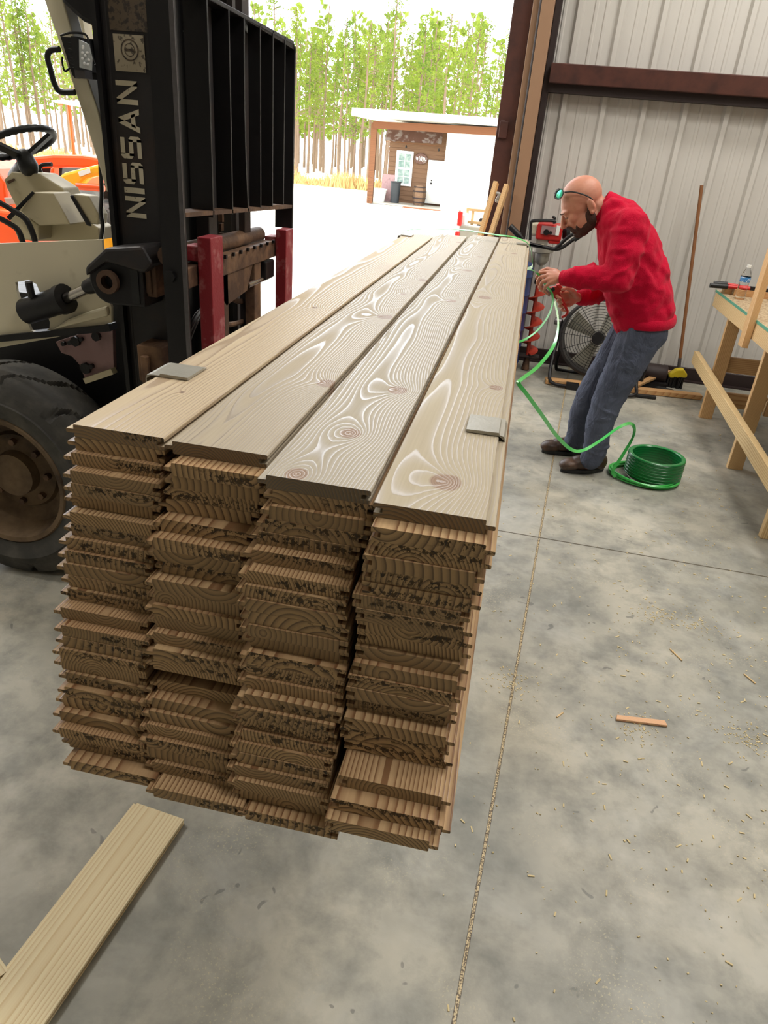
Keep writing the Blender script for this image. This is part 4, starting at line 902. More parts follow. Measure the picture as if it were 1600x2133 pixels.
d = (b1-s0); L = d.length; ax = d.normalized(); u1 = ax.cross(Vector((0, 1, 0))).normalized(); u2 = ax.cross(u1); vs = []; n = 110; turns = 4.2
for i in range(n+1):
    f = .12+.84*i/n; a = 2*math.pi*turns*i/n; c = s0+d*f; e = u1*math.cos(a)+u2*math.sin(a); vs += [c+e*.012, c+e*.082, c+e*.082+ax*.006, c+e*.012+ax*.006]
m.add(vs, [f for i in range(n) for f in ((4*i, 4*i+1, 4*i+5, 4*i+4), (4*i+3, 4*i+7, 4*i+6, 4*i+2), (4*i+1, 4*i+2, 4*i+6, 4*i+5))]); m.build('auger_flight', plain('orange_red_flight', (196, 66, 46), .5, 0, .2, 9), au)
MB().box(b1-Vector((.10, .05, .012)), b1+Vector((.10, .05, .004))).build('cutter_plate', M['darkprimer'], au, bevel=.003); MB().lathe([(.02, 0), (.035, -.12), (.0001, -.13)], b1, (0, 0, 1), 10).build('drill_point', M['rust'], au)
# blue drum
bd = thing('plastic_drum', 'dark blue ribbed drum standing half hidden behind the far end of the stack', 'drum', (-.195, 6.05, 0))
m = MB(); prof = [(.0001, 0), (.27, 0), (.285, .02)]
for k in range(6): z = .1+k*.14; prof += [(.285, z-.01), (.292, z), (.285, z+.01)]
prof += [(.285, .86), (.27, .89), (.0001, .89)]
m.lathe(prof, (-.195, 6.05, 0), (0, 0, 1), 40); m.build('drum_body', plain('dark_blue_plastic', (24, 52, 110), .4, 0, .15, 3), bd)
MB().lathe([(.0001, .92), (.04, .92), (.04, .885)], (-.1, 6.0, 0), (0, 0, 1), 14).build('drum_bung', M['black'], bd)
# drum fan on floor stand
fn = thing('drum_fan', 'large black caged drum fan on a tube stand behind the man', 'fan', (.72, 6.0, 0))
fc_ = Vector((.705, 6.02, .385)); fa = Vector((-.18, -1, .10)).normalized(); Rf = .30
fu = fa.cross(Vector((0, 0, 1))).normalized(); fv = fu.cross(fa)
MB().lathe([(Rf, 0), (Rf+.012, .01), (Rf+.012, .19), (Rf, .2), (Rf-.012, .2), (Rf-.012, 0)], fc_-fa*.1, tuple(fa), 56).build('fan_drum', M['mast'], fn)
m = MB()
for k in range(13):
    r = .04+k*.021; m.tube([fc_+fa*.10+fu*r*math.cos(a)+fv*r*math.sin(a) for a in [2*math.pi*i/40 for i in range(40)]], .0022, 5, closed=True)
for k in range(14): a = 2*math.pi*k/14; e = fu*math.cos(a)+fv*math.sin(a); m.tube([fc_+fa*.10+e*.03, fc_+fa*.10+e*Rf], .0022, 5)
m.build('wire_guard', M['black'], fn)
MB().lathe([(.0001, .01), (.05, .01), (.05, -.1)], fc_+fa*.09, tuple(fa), 20).build('fan_hub', M['black'], fn)
for k in range(4):
    a = 2*math.pi*k/4+.4; e = fu*math.cos(a)+fv*math.sin(a); e2 = fa.cross(e)
    MB().add([fc_+e*.05+e2*.03, fc_+e*.05-e2*.03+fa*.03, fc_+e*.26-e2*.09+fa*.04, fc_+e*.27+e2*.07-fa*.02, fc_+e*.05+e2*.03+fa*.004, fc_+e*.05-e2*.03+fa*.034, fc_+e*.26-e2*.09+fa*.044, fc_+e*.27+e2*.07-fa*.016], [(0, 1, 2, 3), (7, 6, 5, 4), (0, 3, 7, 4), (1, 5, 6, 2), (0, 4, 5, 1), (2, 6, 7, 3)]).build('fan_blade', M['protector'], fn)
def FP(x, y, Y): return PY(x, y, Y)
m = MB(); m.tube(cr([Vector((.385, 6.05, .46)), Vector((.375, 6.0, .30)), Vector((.36, 5.86, .08)), Vector((.40, 5.78, .025)), Vector((.56, 5.76, .022)), Vector((.9, 5.72, .022)), Vector((1.04, 5.74, .03)), Vector((1.05, 5.85, .1)), Vector((1.03, 6.0, .36)), Vector((1.02, 6.05, .46))], 6), .014, 10); m.build('stand_tube', M['black'], fn)
m = MB(); m.tube(cr([Vector((.385, 6.05, .48)), Vector((.42, 6.14, .25)), Vector((.425, 6.22, .05)), Vector((.5, 6.24, .022)), Vector((.9, 6.22, .022)), Vector((.99, 6.2, .05)), Vector((1.01, 6.12, .3)), Vector((1.02, 6.05, .48))], 6), .014, 10); m.build('stand_tube', M['black'], fn)
MB().lathe([(.0001, 0), (.03, 0), (.03, .05), (.0001, .05)], (.38, 6.03, .47), (-1, 0, .1), 14).build('tilt_knob', M['edge'], fn)
MB().box((.50, 5.74, 0), (.60, 5.80, .05)).build('rubber_foot', M['darkrubber'], fn); MB().box((.84, 5.70, 0), (.94, 5.76, .05)).build('rubber_foot', M['darkrubber'], fn)
# shop vac / motor drum on its side by the wall
mt_ = thing('dark_motor', 'dark cylindrical motor lying on the floor behind the man near the broom', 'motor', (1.22, 6.1, 0))
MB().lathe([(.0001, 0), (.07, 0), (.08, .02), (.08, .22), (.07, .24), (.0001, .24)], (1.10, 6.24, .10), (1, -.1, 0), 24).build('motor_body', M['darkprimer'], mt_); MB().box((1.12, 6.1, 0), (1.34, 6.3, .05)).build('motor_base', M['black'], mt_)
MB().bar((1.10, 6.02, .03), (1.14, 6.10, .50), .05, .03).build('support_bar', M['black'], mt_)
# broom
bp = PY(1412, 782, 6.28); tp_ = PY(1462, 386, 6.42)
bb = thing('push_broom', 'yellow and black broom with long rusty-brown handle leaning on the wall', 'broom', (bp.x, bp.y, 0))
jn = bp.lerp(tp_, .1); MB().tube([jn, tp_], .0135, 12).build('handle', plain('brown_handle', (142, 92, 52), .6, 0, .15, 6), bb); MB().tube([bp+Vector((0, 0, .01)), jn], .015, 12).build('ferrule', M['edge'], bb)
h0 = PY(1392, 806, 6.12); h1 = PY(1428, 806, 6.12)
MB().prism([(h0.x-.0, 6.2, .11), (h0.x+.05, 6.2, .16), (h1.x-.03, 6.2, .17), (h1.x+.01, 6.2, .13), (h1.x+.01, 6.2, .10), (h0.x, 6.2, .08)], (0, 0, 0), (0, .07, 0)).build('yellow_head', plain('yellow_plastic', (222, 196, 40), .5), bb, bevel=.01)
m = MB()
for k in range(60): x = h0.x+(h1.x-h0.x)*R_.random(); y = 6.2+.07*R_.random(); m.bar((x, y, .1), (x+R_.uniform(-.015, .015), y+R_.uniform(-.015, .01), .002), .012, .012)
m.build('bristles', M['darkrubber'], bb)
# planks and odds on the floor along the wall
o = MB().bar(PZ(1136, 792, .022), PZ(1460, 826, .022), .085, .036).build('floor_plank', M['lumberX'], bevel=.002); tag(o, 'long orange-tan plank lying on the floor along the back wall', 'plank')
o = MB().bar(PZ(1322, 806, .045)+Vector((0, 0, .01)), PZ(1393, 772, .10), .05, .018).build('floor_lath', M['lumberX'], bevel=.001); tag(o, 'short thin lath propped on debris between the man and the broom', 'lath')
o = MB().bar(PZ(1318, 822, .015), PZ(1366, 828, .015), .045, .02).build('dark_strip', M['darkrubber'], bevel=.004); tag(o, 'short black strip on the floor before the tan plank', 'strip')
ch = thing('extension_cord', 'black cord coiled on the floor under the motor', 'cord', (1.3, 6.1, 0)); m = MB(); m.tube(cr([Vector((1.2+.16*math.cos(a)*(1+a*.02), 6.02+.09*math.sin(a), .012+.004*(a/6.28))) for a in [i*.5 for i in range(34)]], 3), .007, 6); m.build('cord_loops', M['darkrubber'], ch)

# ---------------------------------------------------------------- workbench at right
wb = thing('workbench', 'rough pine workbench with green-edged board top at right', 'workbench', (2.0, 4.6, 0))
XBn = 1.45
def leg(fx, fy, z=.80, w=.042, d=.09): return MB().box((fx, fy-d/2, 0), (fx+w+.045, fy+d/2-.045, z)).build('leg', M['lumberZ'], wb, bevel=.002)
for fx, fy in ((XBn+.04, 5.50), (XBn+.02, 4.50), (XBn-.03, 3.55)):
    MB().box((fx, fy-.045, 0), (fx+.089, fy-.005, .79)).build('leg', M['lumberZ'], wb, bevel=.002)
    MB().box((2.75, fy-.045, 0), (2.84, fy-.005, .79)).build('leg', M['lumberZ'], wb, bevel=.002)
MB().box((XBn-.01, 3.30, .765), (XBn+.028, 5.80, .862)).build('apron', M['lumber'], wb, bevel=.002)
MB().box((XBn+.028, 5.762, .765), (2.9, 5.80, .862)).build('apron', M['lumberX'], wb, bevel=.002)
MB().box((XBn+.028, 3.30, .765), (2.9, 3.338, .862)).build('apron', M['lumberX'], wb, bevel=.002)
M['chipboard'] = plain('chipboard_top', (186, 164, 130), .8, 0, .1, 50, c2=(140, 112, 82), lo=.45, hi=.6, bump=.2); M['greenedge'] = plain('green_board_edge', (96, 168, 140), .6)
MB().box((XBn-.010, 3.29, .8655), (2.9, 5.81, .880)).build('bench_top', M['chipboard'], wb); MB().box((XBn-.013, 3.287, .864), (XBn-.0105, 5.812, .881)).build('green_edge', M['greenedge'], wb)
MB().bar((XBn-.05, 5.70, .395), (XBn-.05, 3.2, .285), .038, .089).build('side_stretcher', M['lumber'], wb, bevel=.002)
MB().box((1.50, 5.47, .36), (2.8, 5.505, .47)).build('cross_stretcher', M['lumberX'], wb, bevel=.002); MB().box((1.58, 4.47, .36), (2.8, 4.505, .45)).build('cross_stretcher', M['lumberX'], wb, bevel=.002)
MB().box((1.62, 5.51, .09), (2.8, 5.54, .20)).build('cross_stretcher', M['lumberX'], wb, bevel=.002)
MB().box((XBn+.06, 5.60, .880), (1.9, 5.64, .925)).build('back_cleat', M['lumberX'], wb, bevel=.002)
MB().box((XBn+.005, 5.64, .880), (XBn+.06, 5.72, .925)).build('back_cleat', M['lumberX'], wb, bevel=.002)
up = PX(1548, 722, XBn-.03)
MB().box((XBn-.05, up.y-.04, up.z), (XBn-.012, up.y+.05, 2.6)).build('upright_stud', M['lumberZ'], wb, bevel=.002)
# bottle
bt = PY(1541, 620, 5.46); bt.z = .880
bo = thing('water_bottle', 'clear half-empty water bottle with blue label on the bench corner', 'bottle', bt[:])
gl = NT('clear_plastic'); gl.out((.96, .98, 1, 1), .06, 0, .5); gl.b.inputs['Transmission Weight'].default_value = 1; gl.b.inputs['IOR'].default_value = 1.25
prof = [(.0001, 0), (.028, 0), (.033, .006)]
for k in range(9): prof += [(.033, .012+k*.011), (.0312, .0175+k*.011)]
prof += [(.033, .115), (.033, .155), (.030, .165), (.024, .185), (.014, .205), (.013, .212)]
MB().lathe(prof, bt, (0, 0, 1), 28).build('bottle_body', gl.m, bo)
MB().lathe([(.0335, .118), (.0338, .119), (.0338, .150), (.0335, .151)], bt, (0, 0, 1), 28).build('bottle_label', plain('blue_label', (60, 128, 190), .4, 0, .1, 60, c2=(220, 232, 240), lo=.55, hi=.6), bo)
MB().lathe([(.0001, .228), (.014, .228), (.0145, .212)], bt, (0, 0, 1), 18).build('bottle_cap', M['white'], bo)
# long-handled cutter on the bench
c0 = PY(1479, 594, 5.62); c1 = PY(1516, 597, 5.62); c2 = PY(1562, 601, 5.62)
bc = thing('bolt_cutter', 'long-handled cutter with black grips and red shafts overhanging the bench', 'tool', c1[:])
MB().tube([c0, c1], .017, 12).build('grip', M['darkrubber'], bc); MB().tube([c0+Vector((.03, .04, .012)), c1+Vector((0, .03, .012))], .016, 12).build('grip', M['darkrubber'], bc)
MB().tube([c1, c2], .012, 10).build('shaft', M['red'], bc); MB().tube([c1+Vector((0, .03, .012)), c2+Vector((0, .02, 0))], .012, 10).build('shaft', M['red'], bc)
MB().bar(c2+Vector((0, .01, 0)), c2+Vector((.16, .01, -.005)), .03, .03).build('cutter_jaw', M['black'], bc, bevel=.004)
# trim offcuts on the bench
labs_ = ['topmost pale strip of the small pile on the bench', 'middle pale strip of the small pile on the bench', 'lowest pale strip of the small pile on the bench']
for k in range(3):
    o = MB().bar((1.62+.02*k, 5.0-.1*k, .885+.012*(2-k)), (2.7, 4.5-.05*k, .885+.012*(2-k)), .09, .010).build('trim_strip', M['lumberX'], bevel=.001); tag(o, labs_[k], 'strip', 'strips piled on the bench')
# ---------------------------------------------------------------- litter on the slab
m = MB(); rs = random.Random(3)
for k in range(1500):
    if rs.random() < .62: x = rs.gauss(1.0, .42); y = rs.gauss(2.0, .9)
    else: x = rs.uniform(-.2, 2.4); y = rs.uniform(.2, 5.8)
    if x < .05 and y > .5: continue
    L = rs.choice([.003, .004, .005, .007, .014])*rs.uniform(.6, 1.4); a = rs.uniform(0, 6.28); w = min(L*rs.uniform(.3, .7), .004); h = rs.uniform(.001, .003)
    m.bar((x, y, h/2), (x+L*math.cos(a), y+L*math.sin(a), h/2+rs.uniform(0, .0012)), w, h)
for k in range(500):   # little drifts near the joint
    q = rs.choice([(.20, 2.02), (.62, 1.9), (.98, 1.95), (.95, 2.6), (1.15, 1.6), (.78, 2.6)]); x = q[0]+rs.gauss(0, .05); y = q[1]+rs.gauss(0, .04)
    m.bar((x, y, .001), (x+rs.uniform(-.006, .006), y+rs.uniform(-.006, .006)+.001, .001), .003, .002)
o = m.build('sawdust_chips', plain('pale_chips', (226, 206, 158), .9), fix=False, kind='stuff'); tag(o, 'scatter of pale sawdust and wood chips over the concrete floor', 'sawdust')
a = PZ(1283, 1494, .008); b = PZ(1386, 1506, .008)
o = MB().prism([a+Vector((0, -.010, -.007)), a+Vector((.004, .012, -.007)), b+Vector((0, .012, -.007)), b+Vector((.006, -.012, -.007))], (0, 0, 0), (0, 0, .009)).build('wood_splinter', wood('reddish_splinter', (236, 196, 150), (206, 128, 100), spacing=.004, axis='X', marks=False, rough=.7, tint=0), bevel=.002); tag(o, 'short reddish wood offcut lying alone on the concrete at lower right', 'offcut')
for (x, y, x2, y2, lab) in ((1160, 1494, 1173, 1484, 'tiny pale wood chip on the floor left of the reddish offcut'), (1396, 1352, 1421, 1376, 'thin pale sliver of wood on the floor above the reddish offcut'), (1550, 1404, 1574, 1424, 'thin pale sliver near the right edge of the floor')):
    o = MB().bar(PZ(x, y, .003), PZ(x2, y2, .003), .004, .004).build('wood_sliver', M['lumber']); tag(o, lab, 'sliver')
m = MB(); q = PZ(1013, 1030, .04); 
# ---------------------------------------------------------------- the man with the strap
M['skin'] = NT('skin'); t = M['skin']; nz = t.noise(t.tex('Object'), 30, 3)
M['skin'] = t.out(t.mix(nz.outputs[0], lin((206, 148, 122)), lin((184, 118, 96))), .48, 0, .4, nz.outputs[0], .06, .002, Subsurface_Weight=.12, Subsurface_Scale=.01)
M['fleece'] = NT('red_fleece'); t = M['fleece']; v = t.tex('Object'); nz = t.noise(v, 9, 4, .6); fz = t.noise(v, 320, 2)
M['fleece'] = t.out(t.mix(nz.outputs[0], lin((212, 14, 56)), lin((168, 8, 42))), .95, 0, .15, t.math('MULTIPLY_ADD', fz.outputs[0], .35, t.noise(t.map(v, (1.2, 1.2, .7)), 7, 4, .62, dist=1.2).outputs[0]), .5, .03, Sheen_Weight=.08, Sheen_Roughness=.4)
t = NT('grey_blue_denim'); v = t.tex('Object'); nz = t.noise(v, 6, 4, .6)
M['denim'] = t.out(t.mix(nz.outputs[0], lin((98, 104, 122)), lin((62, 67, 82))), .9, 0, .2, t.noise(t.map(v, (1, 1, .55)), 10, 4, .6, dist=1.4).outputs[0], .8, .03)
M['beard'] = NT('dark_beard'); t = M['beard']; nz = t.noise(t.tex('Object'), 160, 3); M['beard'] = t.out(t.mix(nz.outputs[0], lin((48, 34, 30)), lin((84, 62, 54))), .85, 0, .2, nz.outputs[0], .5, .004)
M['leather'] = plain('brown_leather', (66, 48, 38), .42, 0, .15, 18, c2=(96, 70, 52), lo=.5, hi=.7, bump=.2)
def folds(o, sc_, st_):
    tx = bpy.data.textures.new(o.name+'_folds', 'CLOUDS'); tx.noise_scale = sc_; tx.noise_type = 'HARD_NOISE'; tx.noise_depth = 2
    d = o.modifiers.new('folds', 'DISPLACE'); d.texture = tx; d.texture_coords = 'LOCAL'; d.strength = st_; d.mid_level = .35
    s = o.modifiers.new('soften', 'SMOOTH'); s.iterations = 2; s.factor = .5
def remesh(o, vox, smooth=6, fac=.5):
    r = o.modifiers.new('remesh', 'REMESH'); r.mode = 'VOXEL'; r.voxel_size = vox; r.use_smooth_shade = True
    if smooth: s = o.modifiers.new('smooth', 'SMOOTH'); s.iterations = smooth; s.factor = fac
    return o
YC = 4.15
P = PY
hc = P(1209, 409, YC); HS = 1.10
pit = math.radians(34); yaw = math.radians(4)
Ff = Vector((-math.cos(pit)*math.cos(yaw), -math.cos(pit)*math.sin(yaw)*1, -math.sin(pit))); Ss = Vector((0, -1, 0)); Ss = (Ss-Ss.dot(Ff)*Ff).normalized(); Uu = Ss.cross(Ff); Uu = Uu if Uu.z > 0 else -Uu
HM = Matrix((Ff, Ss, Uu)).transposed()
def h(f, s, u): return hc+(Ff*f+Ss*s+Uu*u)*HS
b = MB()
def he(f, s, u, rf, rs, ru, seg=20): b.ell(h(f, s, u), (rf*HS, rs*HS, ru*HS), HM, seg)
he(-.006, 0, 0, .096, .077, .086, 28); he(.022, 0, -.026, .080, .070, .076, 24)
he(.036, 0, -.075, .066, .060, .074, 24); he(.050, 0, -.118, .046, .046, .040)
he(.066, 0, -.140, .027, .028, .022); he(.086, 0, -.030, .024, .054, .016)
for s in (-1, 1):
    he(.064, s*.036, -.068, .030, .024, .030); he(.012, s*.050, -.108, .056, .018, .038); he(.096, s*.013, -.088, .012, .009, .008)
    he(-.022, s*.079, -.060, .020, .009, .033); he(-.028, s*.088, -.050, .010, .007, .023); he(-.014, s*.084, -.082, .010, .008, .012)
    he(.092, s*.031, -.050, .010, .014, .008)
b.cap(h(.104, 0, -.042), .009*HS, h(.124, 0, -.084), .013*HS); he(.112, 0, -.091, .014, .010, .007)
b.cap(h(.094, .018, -.111), .006*HS, h(.094, -.018, -.111), .006*HS); b.cap(h(.091, .014, -.120), .0065*HS, h(.091, -.014, -.120), .0065*HS)
nb = P(1264, 450, YC); b.cap(h(-.036, 0, -.055), .058, nb, .060)
# trunk under the clothes
b.cap(nb, .065, P(1292, 470, YC), .11); b.cap(P(1292, 470, YC), .11, P(1325, 600, YC), .12); b.cap(P(1325, 600, YC), .12, P(1333, 680, YC), .12)
def hand_near():
    w = P(1172, 579, 3.99); k = [P(1140, 567, 4.045), P(1141, 574, 4.02), P(1143, 582, 4.0), P(1147, 590, 3.985)]
    b.cap(P(1200, 580, 3.95), .034, w, .028)
    for q in k: b.cap(w.lerp(q, .12), .021, q, .0125)
    f = [[(1126, 568, 4.05), (1118, 577, 4.06), (1120, 586, 4.07)], [(1125, 578, 4.02), (1119, 589, 4.035), (1124, 598, 4.05)], [(1129, 588, 4.0), (1124, 599, 4.015), (1131, 606, 4.04)], [(1136, 597, 3.985), (1133, 607, 4.0), (1140, 612, 4.03)]]
    for q, ff, r in zip(k, f, (.0105, .011, .0105, .0092)):
        a = q
        for i, pnt in enumerate(ff): c = P(*pnt); b.cap(a, r*(1.06-.08*i), c, r*(.98-.08*i), 10); a = c
    t1, t2, t3 = P(1158, 566, 4.05), P(1140, 560, 4.085), P(1125, 566, 4.085); b.cap(w, .02, t1, .017, 10); b.cap(t1, .015, t2, .012, 10); b.cap(t2, .0115, t3, .010, 10)
hand_near()
def hand_far():
    w = P(1203, 620, 4.25); k = [P(1180, 609, 4.20), P(1181, 618, 4.205), P(1183, 627, 4.21), P(1186, 636, 4.215)]
    b.cap(P(1232, 616, 4.33), .034, w, .027)
    for q in k: b.cap(w.lerp(q, .12), .020, q, .0125)
    f = [[(1166, 610, 4.15), (1160, 617, 4.09), (1168, 622, 4.07)], [(1168, 620, 4.15), (1162, 627, 4.09), (1170, 631, 4.07)], [(1171, 630, 4.15), (1165, 637, 4.09), (1173, 640, 4.075)], [(1175, 639, 4.16), (1170, 645, 4.105), (1177, 648, 4.09)]]
    for q, ff, r in zip(k, f, (.0105, .011, .0105, .0092)):
        a = q
        for i, pnt in enumerate(ff): c = P(*pnt); b.cap(a, r*(1.06-.08*i), c, r*(.98-.08*i), 10); a = c
    t1, t2, t3 = P(1192, 606, 4.17), P(1181, 600, 4.12), P(1172, 603, 4.08); b.cap(w, .02, t1, .016, 10); b.cap(t1, .014, t2, .012, 10); b.cap(t2, .0115, t3, .010, 10)
hand_far()
shN, elN = P(1314, 474, 3.98), P(1290, 588, 3.90); shF, elF = P(1300, 470, 4.36), P(1268, 598, 4.42)
b.cap(shN, .05, elN, .04); b.cap(elN, .04, P(1200, 580, 3.95), .034); b.cap(shF, .05, elF, .04); b.cap(elF, .04, P(1232, 616, 4.33), .034)
b.cap(P(1292, 460, YC), .1, shN, .05); b.cap(P(1292, 460, YC), .1, shF, .05)
hpN, knN, anN = P(1340, 690, 4.06), P(1262, 830, 4.03), P(1238, 945, 4.03)
hpF, knF, anF = P(1322, 684, 4.24), P(1224, 812, 4.25), P(1198, 915, 4.29)
for a_, k_, n_ in ((hpN, knN, anN), (hpF, knF, anF)): b.cap(a_, .08, k_, .04); b.cap(k_, .04, n_, .032); b.cap(n_, .035, Vector((n_.x-.02, n_.y, .06)), .030)
man = b.build('person', M['skin'], fix=False); remesh(man, .0048, 5, .45)
tag(man, 'bald bearded man in a red fleece bending over a red strap tensioner', 'person')
# beard and brows
b = MB()
def be(f, s, u, rf, rs, ru, seg=14): b.ell(h(f, s, u), (rf*HS, rs*HS, ru*HS), HM, seg)
be(.066, 0, -.146, .031, .034, .025)
for s in (-1, 1):
    be(.048, s*.028, -.140, .036, .028, .030); be(.020, s*.046, -.126, .040, .023, .034); be(-.002, s*.060, -.104, .026, .018, .036); be(-.008, s*.072, -.076, .014, .010, .024); be(.052, s*.042, -.118, .026, .014, .020)
b.cap(h(.098, .020, -.104), .007*HS, h(.104, 0, -.100), .008*HS); b.cap(h(.104, 0, -.100), .008*HS, h(.098, -.020, -.104), .007*HS); be(.026, 0, -.146, .048, .040, .020)
for s in (-1, 1): b.cap(h(.097, s*.022, -.104), .0065*HS, h(.088, s*.028, -.128), .010*HS)
bd_ = b.build('beard', M['beard'], man, fix=False); remesh(bd_, .005, 3, .4)
b = MB()
for s in (-1, 1): b.cap(h(.110, s*.016, -.030), .0035, h(.099, s*.044, -.030), .003, 8)
b.build('eyebrow', M['beard'], man, fix=False)
b = MB()
for s in (-1, 1): b.cap(h(.102, s*.020, -.056), .0026, h(.091, s*.044, -.056), .0022, 8)
b.build('eyelashes', M['darkprimer'], man, fix=False)
# sunglasses pushed up on the forehead
sg = MB(); lens = MB()
RL = lambda s: HM @ Matrix.Rotation(math.radians(s*34), 3, 'Z') @ Matrix.Rotation(math.radians(-28), 3, 'Y')
for s in (-1, 1): lens.ell(h(.082, s*.046, .058), (.005*HS, .029*HS, .019*HS), RL(s), 20)
gl_ = lens.build('sunglasses', NT('mirror_lens').out(lin((70, 205, 165)), .15, .6, .5), man, fix=False)
for s in (-1, 1):
    q0 = h(.083, s*.047, .058); R3 = RL(s)
    sg.tube([q0+R3 @ Vector((.002, .031*HS*math.cos(a), .021*HS*math.sin(a))) for a in [2*math.pi*i/22 for i in range(22)]], .0030, 8, closed=True)
    sg.tube(cr([h(.062, s*.070, .056), h(.030, s*.082, .040), h(-.004, s*.086, .010), h(-.026, s*.085, -.016), h(-.036, s*.083, -.036)], 5), .0036, 8)
sg.tube([h(.098, -.018, .060), h(.102, 0, .064), h(.098, .018, .060)], .003, 8)
sg.build('glasses_frame', M['darkrubber'], gl_, fix=False)
# fleece
b = MB()
for (x, y, r, dy) in ((1335, 640, .160, .060),): pass
ch = [(1284, 448, .085, .055), (1298, 478, .132, .070), (1312, 530, .160, .070), (1325, 585, .172, .065), (1334, 632, .165, .060), (1338, 650, .160, .062)]
for i in range(len(ch)-1):
    for s in (-1, 1):
        a = ch[i]; c = ch[i+1]; b.cap(P(a[0], a[1], YC+s*a[3]), a[2], P(c[0], c[1], YC+s*c[3]), c[2], 20)
# cut of the hem: flatten with a wide short drum
b.cap(P(1300, 458, YC), .10, P(1314, 474, 4.0), .092); b.cap(P(1296, 458, YC), .10, P(1300, 470, 4.34), .088)
b.cap(P(1312, 476, 3.985), .094, P(1300, 530, 3.94), .088); b.cap(P(1300, 530, 3.94), .088, P(1288, 584, 3.905), .072)
b.cap(P(1288, 584, 3.905), .070, P(1236, 576, 3.93), .060); b.cap(P(1236, 576, 3.93), .060, P(1198, 578, 3.96), .052); b.cap(P(1196, 578, 3.962), .050, P(1182, 579, 3.975), .042)
b.cap(P(1300, 472, 4.35), .088, P(1268, 594, 4.40), .068); b.cap(P(1268, 596, 4.40), .064, P(1236, 614, 4.33), .052); b.cap(P(1236, 614, 4.33), .052, P(1212, 619, 4.28), .042)
for (x, y, Y_, r, sx, an) in ((1199, 579, 3.958, .060, .013, -14), (1217, 578, 3.95, .066, .014, 16), (1236, 577, 3.94, .070, .014, -10), (1255, 577, 3.932, .077, .015, 24), (1274, 573, 3.925, .082, .015, 42), (1290, 562, 3.92, .086, .015, 58)):     # gathered folds of the sleeve
    q = P(x, y, Y_); b.ell(q, (sx, r*1.06, r*1.07), Matrix.Rotation(math.radians(an), 3, 'Y'), 16)
for (x, y, Y_, r, an) in ((1228, 615, 4.31, .060, 10), (1246, 612, 4.35, .064, -14)): b.ell(P(x, y, Y_), (.010, r, r), Matrix.Rotation(math.radians(an), 3, 'Y'), 16)
# pouch fold above the hem
for s in (-.09, 0, .09): b.ell(P(1288, 640, YC+s), (.055, .09, .055)); b.ell(P(1384, 644, YC+s), (.055, .09, .05))
b.cap(P(1266, 446, YC), .074, P(1286, 468, YC), .10)
fl_ = b.build('fleece_jacket', M['fleece'], man, fix=False); remesh(fl_, .0065, 3, .45); folds(fl_, .17, .014); tx = bpy.data.textures.new('sleeve_folds', 'MARBLE'); tx.noise_scale = .10; tx.turbulence = 9; tx.noise_depth = 1; dm = fl_.modifiers.new('drape', 'DISPLACE'); dm.texture = tx; dm.texture_coords = 'LOCAL'; dm.strength = .013; dm.mid_level = .5; sm_ = fl_.modifiers.new('soften_drape', 'SMOOTH'); sm_.iterations = 3
# band at the hem, cuffs and standing collar
b = MB(); c = P(1339, 668, YC); hx = (P(1404, 668, YC).x-P(1272, 668, YC).x)/2
prof = [(1., 0), (1.03, .015), (1.02, .035), (.98, .05)]
seg = 48; vs = []
for r, z in [(.93, -.004)]+prof+[(.90, .055)]:
    for k in range(seg): a = 2*math.pi*k/seg; vs.append(c+Vector((hx*r*math.cos(a), .222*r*math.sin(a), z-.01+.012*math.cos(a))))
n_ = 6; b.add(vs, [(i*seg+k, i*seg+(k+1) % seg, (i+1)*seg+(k+1) % seg, (i+1)*seg+k) for i in range(n_-1) for k in range(seg)], True); b.build('hem_band', M['fleece'], fl_, fix=False)
b = MB(); q0, q1 = P(1184, 579, 3.973), P(1170, 579, 3.99); b.tube([q0, q0.lerp(q1, .4), q0.lerp(q1, .7), q1], [.043, .040, .041, .037], 22)
b.build('cuff', M['fleece'], fl_, fix=False)
b = MB(); q0, q1 = P(1214, 619, 4.285), P(1203, 620, 4.255); b.tube([q0, q0.lerp(q1, .5), q1], [.042, .040, .036], 20); b.build('cuff', M['fleece'], fl_, fix=False)
b = MB(); pc = [P(1240, 466, YC), P(1262, 424, YC)]
o_t, o_b = P(1272, 400, YC), P(1232, 468, YC); opn = (o_t+o_b)/2; hw = (o_t-o_b).length/2; e1_ = (o_t-o_b).normalized(); axc = e1_.cross(Vector((0, 1, 0))).normalized()
if axc.x > 0: axc = -axc
c0_ = opn-axc*.062; vs = []
for r, z in ((1.22, -.06), (1.10, -.01), (1.04, .03), (1.02, .060), (.97, .070), (.90, .062), (.90, .0)):
    for k in range(seg): a = 2*math.pi*k/seg; vs.append(c0_+axc*z+(e1_*math.cos(a)*1.0+Vector((0, 1, 0))*math.sin(a)*.96)*r*hw+Vector((0, 0, .004*math.sin(3*a+z*40))))
b.add(vs, [(i*seg+k, i*seg+(k+1) % seg, (i+1)*seg+(k+1) % seg, (i+1)*seg+k) for i in range(6) for k in range(seg)], True); b.build('collar', M['fleece'], fl_, fix=False)
